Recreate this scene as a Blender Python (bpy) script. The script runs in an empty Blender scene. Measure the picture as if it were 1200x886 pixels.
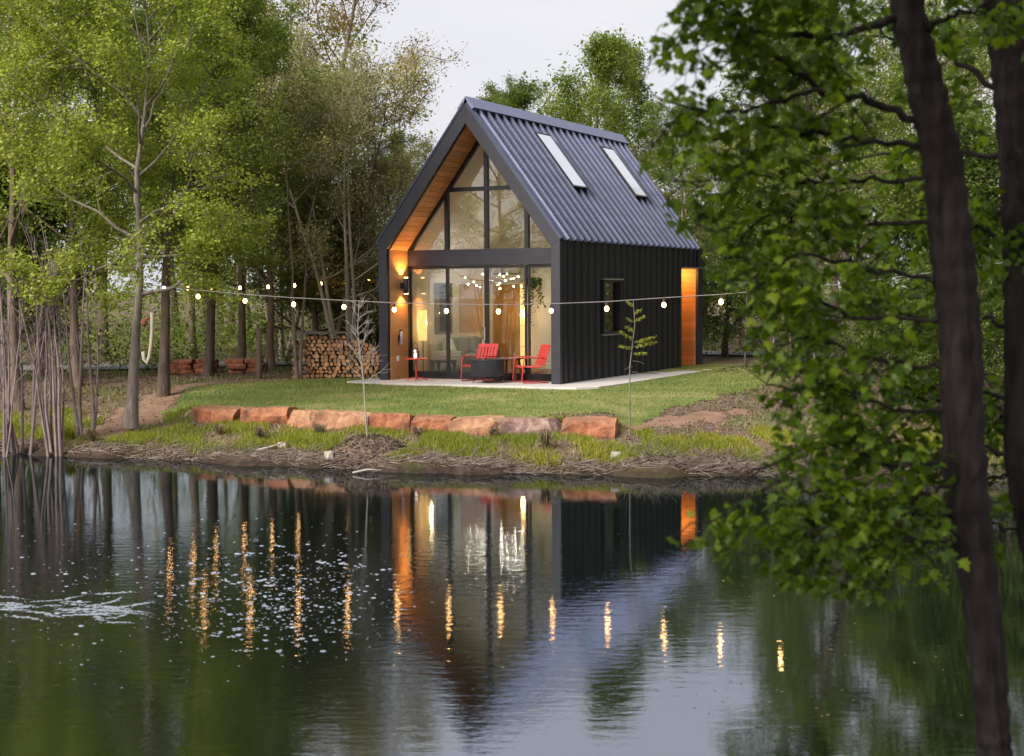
import bpy, math, random
import numpy as np
from math import sin, cos, pi, radians, sqrt, atan2
from mathutils import Vector, Matrix, Euler

SC = bpy.context.scene
COL = SC.collection
# ------------------------------------------------------------------ camera
FPX, PITCH, ROLL, CZ = 1700.0, 0.0585, -0.006, 3.1
cd = bpy.data.cameras.new('camera'); cam = bpy.data.objects.new('camera', cd); COL.objects.link(cam)
cd.sensor_width = 36; cd.lens = 36 * FPX / 1200; cd.clip_start = 0.1; cd.clip_end = 3000
cam.matrix_world = Matrix.Translation((0, 0, CZ)) @ Matrix.Rotation(pi / 2 - PITCH, 4, 'X') @ Matrix.Rotation(ROLL, 4, 'Z')
cd.dof.use_dof = True; cd.dof.focus_distance = 31.0; cd.dof.aperture_fstop = 2.5
SC.camera = cam
# ------------------------------------------------------------------ sky
SUN_EL, SUN_AZ = radians(34), radians(220)      # azimuth clockwise from +Y
W = bpy.data.worlds.new('World'); SC.world = W; W.use_nodes = True
nt = W.node_tree; nt.nodes.clear()
def N(tree, t, **kw):
    n = tree.nodes.new(t)
    for k, v in kw.items(): setattr(n, k, v)
    return n
wo = N(nt, 'ShaderNodeOutputWorld'); ms = N(nt, 'ShaderNodeMixShader')
sky = N(nt, 'ShaderNodeTexSky', sky_type='NISHITA', sun_disc=False, sun_elevation=SUN_EL, sun_rotation=SUN_AZ, air_density=1.3, dust_density=4.0, ozone_density=2.0)
b1 = N(nt, 'ShaderNodeBackground'); b1.inputs[1].default_value = 0.05
b2 = N(nt, 'ShaderNodeBackground'); b2.inputs[1].default_value = 0.335
tc = N(nt, 'ShaderNodeTexCoord'); mp = N(nt, 'ShaderNodeMapping'); mp.inputs['Scale'].default_value = (1, 1, 2.6)
no = N(nt, 'ShaderNodeTexNoise'); no.inputs['Scale'].default_value = 2.2; no.inputs['Detail'].default_value = 5
cr = N(nt, 'ShaderNodeValToRGB')
cr.color_ramp.elements[0].position = 0.3; cr.color_ramp.elements[0].color = (0.80, 0.80, 0.90, 1)
cr.color_ramp.elements[1].position = 0.7; cr.color_ramp.elements[1].color = (1.0, 0.97, 0.98, 1)
nt.links.new(tc.outputs['Generated'], mp.inputs[0]); nt.links.new(mp.outputs[0], no.inputs['Vector'])
nt.links.new(no.outputs['Fac'], cr.inputs[0]); nt.links.new(cr.outputs[0], b2.inputs[0])
nt.links.new(sky.outputs[0], b1.inputs[0]); nt.links.new(b1.outputs[0], ms.inputs[1]); nt.links.new(b2.outputs[0], ms.inputs[2])
ms.inputs[0].default_value = 0.88
nt.links.new(ms.outputs[0], wo.inputs[0])
# ------------------------------------------------------------------ sun (soft, overcast evening)
sd = bpy.data.lights.new('sun', 'SUN'); sd.energy = 2.5; sd.angle = radians(35); sd.color = (1.0, 0.93, 0.82)
sun = bpy.data.objects.new('sun', sd); COL.objects.link(sun)
sun.rotation_euler = Vector((-sin(SUN_AZ) * cos(SUN_EL), -cos(SUN_AZ) * cos(SUN_EL), -sin(SUN_EL))).to_track_quat('-Z', 'Y').to_euler()
# ------------------------------------------------------------------ render / exposure
vs = SC.view_settings; vs.view_transform = 'Standard'; vs.look = 'None'; vs.exposure = 1.58; vs.gamma = 1.0; vs.use_curve_mapping = False
cy = SC.cycles
cy.use_denoising = True; cy.max_bounces = 6; cy.diffuse_bounces = 3; cy.glossy_bounces = 3; cy.transmission_bounces = 4; cy.transparent_max_bounces = 12
cy.sample_clamp_indirect = 6.0; cy.caustics_reflective = False; cy.caustics_refractive = False

# ------------------------------------------------------------------ view helpers (pixel of the photo -> a point in the place)
def ray(u, v):
    du, dv = u - 600, v - 443; c, s = cos(ROLL), sin(ROLL)
    a = c * du + s * dv; b = -s * du + c * dv
    return Vector((a / FPX, cos(PITCH) - b / FPX * sin(PITCH), -b / FPX * cos(PITCH) - sin(PITCH)))
def at(u, v, y): d = ray(u, v); return Vector((0, 0, CZ)) + d * (y / d.y)
def onz(u, v, z): d = ray(u, v); return Vector((0, 0, CZ)) + d * ((z - CZ) / d.z)

# ------------------------------------------------------------------ materials
def new_mat(name):
    m = bpy.data.materials.new(name); m.use_nodes = True; t = m.node_tree; t.nodes.clear()
    o = N(t, 'ShaderNodeOutputMaterial'); p = N(t, 'ShaderNodeBsdfPrincipled'); t.links.new(p.outputs[0], o.inputs[0])
    return m, t, p, o
def ramp(t, fac, stops):
    r = N(t, 'ShaderNodeValToRGB'); e = r.color_ramp.elements
    while len(e) < len(stops): e.new(0.5)
    for i, (pos, c) in enumerate(stops): e[i].position = pos; e[i].color = (*c, 1)
    t.links.new(fac, r.inputs[0]); return r.outputs[0]
def noise(t, scale, detail=4, rough=0.55, stretch=(1, 1, 1), coord='Object', dist=0.0):
    c = N(t, 'ShaderNodeTexCoord'); m = N(t, 'ShaderNodeMapping'); m.inputs['Scale'].default_value = stretch
    n = N(t, 'ShaderNodeTexNoise'); n.inputs['Scale'].default_value = scale; n.inputs['Detail'].default_value = detail
    n.inputs['Roughness'].default_value = rough; n.inputs['Distortion'].default_value = dist
    t.links.new(c.outputs[coord], m.inputs[0]); t.links.new(m.outputs[0], n.inputs['Vector']); return n.outputs['Fac']
def mixc(t, fac, a, b, mode='MIX'):
    m = N(t, 'ShaderNodeMix', data_type='RGBA', blend_type=mode)
    for s, x in ((m.inputs[0], fac), (m.inputs[6], a), (m.inputs[7], b)):
        if isinstance(x, (int, float)): s.default_value = x
        elif isinstance(x, tuple): s.default_value = (*x, 1)
        else: t.links.new(x, s)
    return m.outputs[2]
def bump(t, p, h, strength=0.3, dist=0.02):
    b = N(t, 'ShaderNodeBump'); b.inputs['Strength'].default_value = strength; b.inputs['Distance'].default_value = dist
    t.links.new(h, b.inputs['Height']); t.links.new(b.outputs[0], p.inputs['Normal'])
def plain(name, c1, c2=None, rough=0.6, metal=0.0, scale=6, stretch=(1, 1, 1), bmp=0.0, bdist=0.01, spec=0.5, coord='Object', vary=0.0):
    m, t, p, o = new_mat(name)
    c2 = c2 or tuple(x * 0.75 for x in c1)
    f = noise(t, scale, 5, 0.6, stretch, coord)
    col = ramp(t, f, [(0.3, c2), (0.7, c1)])
    if vary:
        oi = N(t, 'ShaderNodeObjectInfo')
        v = ramp(t, oi.outputs['Random'], [(0, (1 - vary,) * 3), (1, (1 + vary * 0.4,) * 3)])
        col = mixc(t, 1.0, col, v, 'MULTIPLY')
    t.links.new(col, p.inputs['Base Color'])
    p.inputs['Roughness'].default_value = rough; p.inputs['Metallic'].default_value = metal; p.inputs['Specular IOR Level'].default_value = spec
    if bmp: bump(t, p, f, bmp, bdist)
    return m
def emit(name, c, s):
    m, t, p, o = new_mat(name)
    p.inputs['Base Color'].default_value = (*c, 1); p.inputs['Emission Color'].default_value = (*c, 1); p.inputs['Emission Strength'].default_value = s
    return m
def leafmat(name, stops, trans=0.35, rough=0.55, obvar=0.15):
    m, t, p, o = new_mat(name)
    g = N(t, 'ShaderNodeNewGeometry'); col = ramp(t, g.outputs['Random Per Island'], stops)
    f = noise(t, 0.55, 2, 0.5)
    col = mixc(t, 1.0, col, ramp(t, f, [(0.32, (0.72, 0.78, 0.7)), (0.68, (1.15, 1.1, 1.0))]), 'MULTIPLY')
    oi = N(t, 'ShaderNodeObjectInfo')
    col = mixc(t, 1.0, col, ramp(t, oi.outputs['Random'], [(0, (1 - obvar, 1 - obvar, 1 - obvar)), (1, (1.08, 1.05, 1.0))]), 'MULTIPLY')
    t.links.new(col, p.inputs['Base Color']); p.inputs['Roughness'].default_value = rough; p.inputs['Specular IOR Level'].default_value = 0.3
    tr = N(t, 'ShaderNodeBsdfTranslucent'); mx = N(t, 'ShaderNodeMixShader'); mx.inputs[0].default_value = trans
    tcol = mixc(t, 1.0, col, (1.15, 1.2, 0.6), 'MULTIPLY')
    t.links.new(tcol, tr.inputs[0]); t.links.new(p.outputs[0], mx.inputs[1]); t.links.new(tr.outputs[0], mx.inputs[2]); t.links.new(mx.outputs[0], o.inputs[0])
    return m
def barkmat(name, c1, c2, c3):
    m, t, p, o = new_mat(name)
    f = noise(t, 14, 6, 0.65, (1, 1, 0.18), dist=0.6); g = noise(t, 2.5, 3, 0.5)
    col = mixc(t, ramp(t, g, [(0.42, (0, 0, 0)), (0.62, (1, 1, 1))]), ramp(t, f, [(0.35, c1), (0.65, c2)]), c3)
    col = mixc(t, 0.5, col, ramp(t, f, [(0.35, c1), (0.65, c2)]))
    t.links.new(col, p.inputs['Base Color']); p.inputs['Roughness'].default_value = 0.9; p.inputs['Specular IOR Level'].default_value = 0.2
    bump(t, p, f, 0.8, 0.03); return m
def glassmat(name, tint=(0.93, 0.96, 0.95), base=0.13):
    m, t, p, o = new_mat(name); t.nodes.remove(p)
    tr = N(t, 'ShaderNodeBsdfTransparent'); tr.inputs[0].default_value = (*tint, 1)
    gl = N(t, 'ShaderNodeBsdfGlossy'); gl.inputs['Roughness'].default_value = 0.01
    fr = N(t, 'ShaderNodeFresnel'); fr.inputs[0].default_value = 1.5
    ad = N(t, 'ShaderNodeMath', operation='ADD'); ad.inputs[1].default_value = base; ad.use_clamp = True
    t.links.new(fr.outputs[0], ad.inputs[0])
    mx = N(t, 'ShaderNodeMixShader'); t.links.new(ad.outputs[0], mx.inputs[0]); t.links.new(tr.outputs[0], mx.inputs[1]); t.links.new(gl.outputs[0], mx.inputs[2]); t.links.new(mx.outputs[0], o.inputs[0])
    return m
M = {}
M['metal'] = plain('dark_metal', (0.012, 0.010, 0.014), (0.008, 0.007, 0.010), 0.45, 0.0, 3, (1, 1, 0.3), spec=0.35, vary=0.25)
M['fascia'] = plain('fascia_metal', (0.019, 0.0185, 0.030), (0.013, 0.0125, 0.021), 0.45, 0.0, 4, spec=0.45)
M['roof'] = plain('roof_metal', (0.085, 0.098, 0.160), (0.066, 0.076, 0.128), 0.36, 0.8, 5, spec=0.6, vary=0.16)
M['frame'] = plain('frame_black', (0.012, 0.011, 0.014), (0.008, 0.008, 0.01), 0.4, 0.0, 8, spec=0.4)
M['drywall'] = plain('drywall', (0.80, 0.76, 0.68), (0.76, 0.72, 0.64), 0.85, 0, 2)
M['floorwood'] = plain('interior_floor', (0.30, 0.19, 0.10), (0.2, 0.12, 0.06), 0.5, 0, 4, (8, 1, 1))
M['timber'] = plain('timber', (0.60, 0.31, 0.12), (0.45, 0.205, 0.07), 0.55, 0, 9, (6, 0.6, 6), 0.15, 0.004, vary=0.22)
M['concrete'] = plain('concrete', (0.52, 0.48, 0.47), (0.42, 0.39, 0.38), 0.9, 0, 5, bmp=0.15)
M['red'] = plain('red_paint', (0.52, 0.035, 0.04), (0.40, 0.03, 0.03), 0.42, 0, 10)
M['darkred'] = plain('dark_red_wood', (0.13, 0.03, 0.022), (0.08, 0.02, 0.015), 0.5, 0, 10)
M['navy'] = plain('charcoal_steel', (0.022, 0.023, 0.032), (0.014, 0.015, 0.02), 0.6, 0, 8, bmp=0.2)
M['wire'] = plain('black_cable', (0.02, 0.018, 0.016), None, 0.6)
M['wirelight'] = plain('grey_cable', (0.16, 0.15, 0.15), None, 0.6)
M['sofa'] = plain('sofa_fabric', (0.30, 0.30, 0.27), (0.24, 0.24, 0.215), 0.95, 0, 30, bmp=0.2)
M['white'] = plain('white_plastic', (0.75, 0.74, 0.72), (0.68, 0.67, 0.65), 0.5)
M['door'] = plain('door_wood', (0.55, 0.32, 0.09), (0.42, 0.23, 0.06), 0.5, 0, 4, (6, 6, 0.5))
M['tan'] = plain('tan_reflection', (0.55, 0.38, 0.22), (0.48, 0.33, 0.19), 0.9, 0, 3)
M['rug'] = plain('rug_wool', (0.42, 0.12, 0.04), (0.12, 0.04, 0.03), 0.95, 0, 7)
M['steel'] = plain('steel', (0.55, 0.53, 0.52), None, 0.3, 0.8)
M['glass'] = glassmat('window_glass')
M['jar'] = glassmat('jar_glass', (0.9, 0.85, 0.8), 0.12)
M['bulb'] = emit('bulb_glow', (1.0, 0.50, 0.17), 11)
M['shade'] = emit('paper_shade_glow', (1.0, 0.56, 0.18), 0.7)
M['column'] = emit('column_lamp_glow', (1.0, 0.60, 0.20), 0.5)
M['fairy'] = emit('fairy_glow', (1.0, 0.83, 0.62), 170)
M['lens'] = emit('sconce_glow', (1.0, 0.6, 0.2), 12)
M['candle'] = emit('candle_glow', (1.0, 0.75, 0.5), 4)
M['skylight'] = plain('skylight_glass', (0.92, 0.94, 0.97), (0.88, 0.9, 0.94), 0.06, 0.85, 2, spec=1.0)
M['barkpale'] = barkmat('bark_pale', (0.10, 0.082, 0.068), (0.22, 0.19, 0.165), (0.16, 0.135, 0.12))
M['barkdark'] = barkmat('bark_dark', (0.045, 0.032, 0.026), (0.11, 0.082, 0.066), (0.08, 0.06, 0.05))
M['barkmid'] = barkmat('bark_brown', (0.09, 0.062, 0.048), (0.21, 0.155, 0.12), (0.16, 0.12, 0.10))
M['barktan'] = barkmat('bark_tan', (0.26, 0.22, 0.16), (0.44, 0.39, 0.28), (0.35, 0.31, 0.23))
M['barkmauve'] = barkmat('bark_mauve', (0.13, 0.095, 0.10), (0.27, 0.21, 0.205), (0.20, 0.15, 0.15))
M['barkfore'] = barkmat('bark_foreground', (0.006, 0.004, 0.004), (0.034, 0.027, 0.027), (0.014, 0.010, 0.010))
M['lime'] = leafmat('leaf_lime', [(0, (0.16, 0.21, 0.035)), (0.5, (0.275, 0.345, 0.06)), (1, (0.37, 0.42, 0.085))], 0.48)
M['green'] = leafmat('leaf_green', [(0, (0.10, 0.145, 0.035)), (0.5, (0.175, 0.235, 0.055)), (1, (0.26, 0.32, 0.075))], 0.48)
M['olive'] = leafmat('leaf_olive', [(0, (0.24, 0.22, 0.115)), (0.5, (0.34, 0.33, 0.16)), (1, (0.42, 0.40, 0.20))], 0.45)
M['rust'] = leafmat('leaf_budding', [(0, (0.13, 0.085, 0.02)), (0.5, (0.20, 0.15, 0.035)), (1, (0.25, 0.21, 0.05))], 0.35)
M['deep'] = leafmat('leaf_deep', [(0, (0.065, 0.105, 0.026)), (0.5, (0.11, 0.16, 0.038)), (1, (0.18, 0.23, 0.05))], 0.42)
M['fore'] = leafmat('leaf_foreground', [(0, (0.05, 0.10, 0.010)), (0.5, (0.14, 0.25, 0.018)), (1, (0.31, 0.43, 0.03))], 0.55, 0.36, 0.25)
M['grass'] = leafmat('grass_blade', [(0, (0.10, 0.145, 0.035)), (0.55, (0.17, 0.225, 0.055)), (1, (0.33, 0.30, 0.14))], 0.25)
M['weed'] = leafmat('weed_blade', [(0, (0.13, 0.165, 0.012)), (0.55, (0.25, 0.29, 0.018)), (0.85, (0.31, 0.33, 0.03)), (1, (0.40, 0.34, 0.17))], 0.3)
M['straw'] = leafmat('straw_blade', [(0, (0.14, 0.10, 0.07)), (0.5, (0.26, 0.20, 0.14)), (1, (0.42, 0.35, 0.26))], 0.2)
M['twig'] = plain('dead_twig', (0.23, 0.185, 0.155), (0.055, 0.04, 0.034), 0.9, 0, 5)
M['mulch'] = plain('mulch', (0.085, 0.05, 0.04), (0.03, 0.018, 0.016), 0.95, 0, 22, bmp=0.9, bdist=0.04)
M['palestone'] = plain('pale_stone', (0.40, 0.36, 0.32), (0.27, 0.24, 0.21), 0.9, 0, 6, bmp=0.3)
M['logend'] = plain('log_end', (0.58, 0.33, 0.17), (0.40, 0.20, 0.095), 0.85, 0, 9, bmp=0.2, vary=0.45)
M['logbark'] = plain('log_bark', (0.20, 0.15, 0.11), (0.09, 0.065, 0.05), 0.95, 0, 12, bmp=0.6)
M['foam'] = plain('foam', (0.25, 0.28, 0.33), (0.13, 0.15, 0.18), 0.5, 0, 20)
M['bubble'] = plain('bubble', (0.30, 0.33, 0.40), (0.17, 0.19, 0.24), 0.15, 0, 20, spec=0.8)
M['asphalt'] = plain('asphalt', (0.17, 0.17, 0.19), (0.13, 0.13, 0.145), 0.9, 0, 14, bmp=0.2)
M['dirt'] = plain('red_dirt', (0.25, 0.15, 0.10), (0.14, 0.08, 0.055), 0.95, 0, 3.2, bmp=0.5, bdist=0.05)

def rockmat(name, a, b, c):
    m, t, p, o = new_mat(name)
    f = noise(t, 3.2, 7, 0.66, dist=0.6); g = noise(t, 7.5, 6, 0.65)
    geo = N(t, 'ShaderNodeNewGeometry'); sx = N(t, 'ShaderNodeSeparateXYZ'); t.links.new(geo.outputs['Normal'], sx.inputs[0])
    col = ramp(t, f, [(0.36, a), (0.52, b), (0.66, c)])
    col = mixc(t, ramp(t, g, [(0.5, (0, 0, 0)), (0.72, (0.35, 0.35, 0.35))]), col, (0.33, 0.20, 0.13))
    top = N(t, 'ShaderNodeMath', operation='MULTIPLY'); top.inputs[1].default_value = 0.30; top.use_clamp = True
    t.links.new(sx.outputs[2], top.inputs[0])
    col = mixc(t, top.outputs[0], col, (0.36, 0.22, 0.145))      # weathered, dusty top faces
    t.links.new(col, p.inputs['Base Color']); p.inputs['Roughness'].default_value = 0.9
    bump(t, p, g, 0.9, 0.06); return m
M['rock'] = rockmat('sandstone', (0.10, 0.035, 0.02), (0.26, 0.085, 0.037), (0.36, 0.15, 0.07))
M['rockpale'] = rockmat('sandstone_pale', (0.18, 0.08, 0.045), (0.33, 0.16, 0.085), (0.40, 0.27, 0.18))
M['rockgrey'] = rockmat('sandstone_grey', (0.08, 0.045, 0.042), (0.17, 0.105, 0.095), (0.33, 0.27, 0.25))

def ground_mat():
    m, t, p, o = new_mat('ground_soil')
    f = noise(t, 0.8, 6, 0.6); g = noise(t, 9, 5, 0.65); h = noise(t, 0.35, 4, 0.6)
    soil = ramp(t, g, [(0.3, (0.045, 0.03, 0.024)), (0.5, (0.11, 0.078, 0.06)), (0.72, (0.22, 0.165, 0.13))])
    green = ramp(t, g, [(0.3, (0.05, 0.065, 0.02)), (0.7, (0.15, 0.17, 0.05))])
    col = mixc(t, ramp(t, f, [(0.50, (0, 0, 0)), (0.60, (0.75, 0.75, 0.75))]), soil, green)
    col = mixc(t, ramp(t, h, [(0.42, (0, 0, 0)), (0.6, (0.5, 0.5, 0.5))]), col, (0.17, 0.105, 0.075))
    ge = N(t, 'ShaderNodeNewGeometry'); sp = N(t, 'ShaderNodeSeparateXYZ'); t.links.new(ge.outputs['Position'], sp.inputs[0])
    ad = N(t, 'ShaderNodeMath', operation='MULTIPLY_ADD'); ad.inputs[1].default_value = -0.22; t.links.new(f, ad.inputs[0]); t.links.new(sp.outputs[2], ad.inputs[2])
    wet = N(t, 'ShaderNodeMapRange'); wet.inputs[1].default_value = -0.05; wet.inputs[2].default_value = 0.16; wet.inputs[3].default_value = 1; wet.inputs[4].default_value = 0; t.links.new(ad.outputs[0], wet.inputs[0])
    col = mixc(t, wet.outputs[0], col, mixc(t, 1.0, col, (0.30, 0.28, 0.27), 'MULTIPLY'))      # wet mud along the waterline
    t.links.new(col, p.inputs['Base Color']); p.inputs['Roughness'].default_value = 0.95; p.inputs['Specular IOR Level'].default_value = 0.2
    bump(t, p, g, 0.7, 0.06); return m
M['ground'] = ground_mat()
def lawn_mat():
    m, t, p, o = new_mat('lawn_turf')
    f = noise(t, 0.55, 5, 0.6, (0.7, 1.6, 1)); g = noise(t, 28, 4, 0.7)
    col = ramp(t, f, [(0.38, (0.085, 0.135, 0.03)), (0.5, (0.15, 0.19, 0.05)), (0.62, (0.28, 0.25, 0.11))])
    col = mixc(t, ramp(t, g, [(0.4, (0, 0, 0)), (0.65, (0.5, 0.5, 0.5))]), col, (0.07, 0.085, 0.022))
    t.links.new(col, p.inputs['Base Color']); p.inputs['Roughness'].default_value = 0.95; p.inputs['Specular IOR Level'].default_value = 0.2
    bump(t, p, g, 0.6, 0.03); return m
M['lawn'] = lawn_mat()
def water_mat():
    m, t, p, o = new_mat('pond_water'); t.nodes.remove(p)
    df = N(t, 'ShaderNodeBsdfDiffuse'); df.inputs[0].default_value = (0.003, 0.006, 0.005, 1)
    gl = N(t, 'ShaderNodeBsdfGlossy'); gl.inputs[0].default_value = (0.84, 0.90, 1.0, 1); gl.inputs['Roughness'].default_value = 0.02
    fr = N(t, 'ShaderNodeFresnel'); fr.inputs[0].default_value = 5.0
    a = noise(t, 5.5, 3, 0.55, (0.55, 1.5, 1), dist=0.3); b = noise(t, 0.9, 2, 0.5, (0.5, 1.2, 1)); c = noise(t, 26, 2, 0.5, (0.7, 1.3, 1))
    k1 = N(t, 'ShaderNodeMath', operation='MULTIPLY_ADD'); k1.inputs[1].default_value = 0.6; t.links.new(b, k1.inputs[0]); t.links.new(a, k1.inputs[2])
    k2 = N(t, 'ShaderNodeMath', operation='MULTIPLY_ADD'); k2.inputs[1].default_value = 0.22; t.links.new(c, k2.inputs[0]); t.links.new(k1.outputs[0], k2.inputs[2])
    ge = N(t, 'ShaderNodeNewGeometry'); ds = N(t, 'ShaderNodeVectorMath', operation='DISTANCE'); ds.inputs[1].default_value = (-4.3, 14.5, 0); t.links.new(ge.outputs['Position'], ds.inputs[0])
    patch = noise(t, 0.3, 3, 0.5, (1, 1.6, 1)); dm = N(t, 'ShaderNodeMath', operation='MULTIPLY_ADD'); dm.inputs[1].default_value = 5.0; t.links.new(patch, dm.inputs[0]); t.links.new(ds.outputs['Value'], dm.inputs[2])
    pw = N(t, 'ShaderNodeMapRange'); pw.inputs[1].default_value = 3.5; pw.inputs[2].default_value = 11.0; pw.inputs[3].default_value = 0.105; pw.inputs[4].default_value = 0.019
    t.links.new(dm.outputs[0], pw.inputs[0])
    bp = N(t, 'ShaderNodeBump'); bp.inputs['Distance'].default_value = 0.035
    t.links.new(pw.outputs[0], bp.inputs['Strength']); t.links.new(k2.outputs[0], bp.inputs['Height'])
    t.links.new(bp.outputs[0], gl.inputs['Normal']); t.links.new(bp.outputs[0], fr.inputs['Normal'])
    mx = N(t, 'ShaderNodeMixShader'); t.links.new(fr.outputs[0], mx.inputs[0]); t.links.new(df.outputs[0], mx.inputs[1]); t.links.new(gl.outputs[0], mx.inputs[2]); t.links.new(mx.outputs[0], o.inputs[0])
    return m
M['water'] = water_mat()

# ------------------------------------------------------------------ mesh helpers
class MB:
    def __init__(s): s.v = []; s.f = []; s.m = []
    def add(s, vs, fs, mi=0):
        o = len(s.v); s.v += [tuple(x) for x in vs]; s.f += [tuple(i + o for i in q) for q in fs]; s.m += [mi] * len(fs); return s
    def box(s, x0, x1, y0, y1, z0, z1, mi=0):
        return s.add([(x0, y0, z0), (x1, y0, z0), (x1, y1, z0), (x0, y1, z0), (x0, y0, z1), (x1, y0, z1), (x1, y1, z1), (x0, y1, z1)],
                     [(0, 3, 2, 1), (4, 5, 6, 7), (0, 1, 5, 4), (1, 2, 6, 5), (2, 3, 7, 6), (3, 0, 4, 7)], mi)
    def prism(s, prof, y0, y1, mi=0):          # prof: (x, z) counter-clockwise seen from -Y
        n = len(prof)
        vs = [(x, y0, z) for x, z in prof] + [(x, y1, z) for x, z in prof]
        fs = [tuple(range(n)), tuple(range(2 * n - 1, n - 1, -1))] + [(j, i, n + i, n + j) for i, j in ((k, (k + 1) % n) for k in range(n))]
        return s.add(vs, fs, mi)
    def lathe(s, prof, n=16, c=(0, 0, 0), mi=0):  # prof: (r, z) bottom to top
        vs = []; fs = []
        for r, z in prof:
            for i in range(n): vs.append((c[0] + r * cos(2 * pi * i / n), c[1] + r * sin(2 * pi * i / n), c[2] + z))
        for k in range(len(prof) - 1):
            for i in range(n):
                j = (i + 1) % n; fs.append((k * n + i, k * n + j, k * n + n + j, k * n + n + i))
        fs.append(tuple(range(n - 1, -1, -1))); fs.append(tuple(range(len(vs) - n, len(vs))))
        return s.add(vs, fs, mi)
    def tube(s, pts, r, n=8, mi=0, caps=True):
        pts = [Vector(p) for p in pts]; rr = r if isinstance(r, (list, tuple)) else [r] * len(pts)
        vs = []; fs = []; u = None
        for i, p in enumerate(pts):
            t = (pts[min(i + 1, len(pts) - 1)] - pts[max(i - 1, 0)]).normalized()
            if u is None: u = t.orthogonal().normalized()
            u = (u - t * u.dot(t)).normalized(); w = t.cross(u)
            for k in range(n): a = 2 * pi * k / n; vs.append(p + (u * cos(a) + w * sin(a)) * rr[i])
        for i in range(len(pts) - 1):
            for k in range(n): j = (k + 1) % n; fs.append((i * n + k, i * n + j, i * n + n + j, i * n + n + k))
        if caps: fs.append(tuple(range(n - 1, -1, -1))); fs.append(tuple(range(len(vs) - n, len(vs))))
        return s.add(vs, fs, mi)
    def mesh(s, name, mats, smooth=False):
        me = bpy.data.meshes.new(name); me.from_pydata(s.v, [], s.f)
        for m in (mats if isinstance(mats, (list, tuple)) else [mats]): me.materials.append(M[m])
        me.polygons.foreach_set('material_index', s.m)
        if smooth: me.polygons.foreach_set('use_smooth', [True] * len(s.f))
        me.update(); return me
    def build(s, name, mats, parent=None, smooth=False, bevel=0.0):
        o = link(name, s.mesh(name, mats, smooth), parent)
        if bevel:
            b = o.modifiers.new('bevel', 'BEVEL'); b.width = bevel; b.segments = 2; b.limit_method = 'ANGLE'
        return o
def link(name, me, parent=None):
    o = bpy.data.objects.new(name, me); COL.objects.link(o)
    if parent: o.parent = parent
    return o
def tag(o, label=None, cat=None, group=None, kind=None):
    for k, v in (('label', label), ('category', cat), ('group', group), ('kind', kind)):
        if v: o[k] = v
    return o
def thing(name, label, cat, loc=(0, 0, 0), rz=0.0, group=None):
    o = bpy.data.objects.new(name, None); o.empty_display_size = 0.2; COL.objects.link(o)
    o.location = loc; o.rotation_euler = (0, 0, rz); return tag(o, label, cat, group)
def npmesh(name, V, F, mat, smooth=False):
    V = np.ascontiguousarray(V, np.float32); F = np.ascontiguousarray(F, np.int32); k = F.shape[1]
    me = bpy.data.meshes.new(name); me.vertices.add(len(V)); me.vertices.foreach_set('co', V.ravel())
    me.loops.add(F.size); me.loops.foreach_set('vertex_index', F.ravel())
    me.polygons.add(len(F)); me.polygons.foreach_set('loop_start', np.arange(0, F.size, k, dtype=np.int32)); me.polygons.foreach_set('loop_total', np.full(len(F), k, np.int32))
    me.materials.append(M[mat])
    if smooth: me.polygons.foreach_set('use_smooth', np.ones(len(F), bool))
    me.update(calc_edges=True); me.validate(); return me
class NT:                                           # many tubes, all quads
    def __init__(s): s.V = []; s.F = []; s.n = 0
    def add(s, pts, r, n=6):
        P = np.asarray(pts, float); k = len(P); r = np.broadcast_to(np.asarray(r, float), (k,))
        T = np.gradient(P, axis=0); T /= np.linalg.norm(T, axis=1)[:, None] + 1e-9
        ref = np.array([0.31, 0.93, 0.17]) if abs(T[0] @ np.array([0.31, 0.93, 0.17])) < 0.9 else np.array([1.0, 0, 0])
        Uv = np.cross(T, ref); Uv /= np.linalg.norm(Uv, axis=1)[:, None] + 1e-9; Wv = np.cross(T, Uv)
        a = np.arange(n) * 2 * pi / n
        ring = P[:, None] + r[:, None, None] * (np.cos(a)[None, :, None] * Uv[:, None] + np.sin(a)[None, :, None] * Wv[:, None])
        s.V.append(ring.reshape(-1, 3))
        i = np.arange(k - 1)[:, None] * n + np.arange(n)[None]; j = np.arange(k - 1)[:, None] * n + (np.arange(n)[None] + 1) % n
        s.F.append(np.stack([i, j, j + n, i + n], -1).reshape(-1, 4) + s.n); s.n += k * n
    def mesh(s, name, mat): return npmesh(name, np.concatenate(s.V), np.concatenate(s.F), mat, True)
def rotframes(rng, n, upbias=0.5):
    nn = rng.normal(size=(n, 3)); nn[:, 2] = np.abs(nn[:, 2]) + upbias; nn /= np.linalg.norm(nn, axis=1)[:, None]
    a = np.cross(nn, rng.normal(size=(n, 3))); a /= np.linalg.norm(a, axis=1)[:, None] + 1e-9
    return a, np.cross(nn, a), nn
def leafquads(name, C, size, rng, mat, aspect=0.6, upbias=0.4):
    n = len(C); a, b, nn = rotframes(rng, n, upbias); s = (size * rng.uniform(0.65, 1.3, n))[:, None]
    V = np.stack([C - a * s * 0.5, C + b * s * aspect * 0.5 - nn * s * 0.06, C + a * s * 0.5, C - b * s * aspect * 0.5 - nn * s * 0.06], 1).reshape(-1, 3)
    return npmesh(name, V, np.arange(4 * n).reshape(-1, 4), mat)

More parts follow.
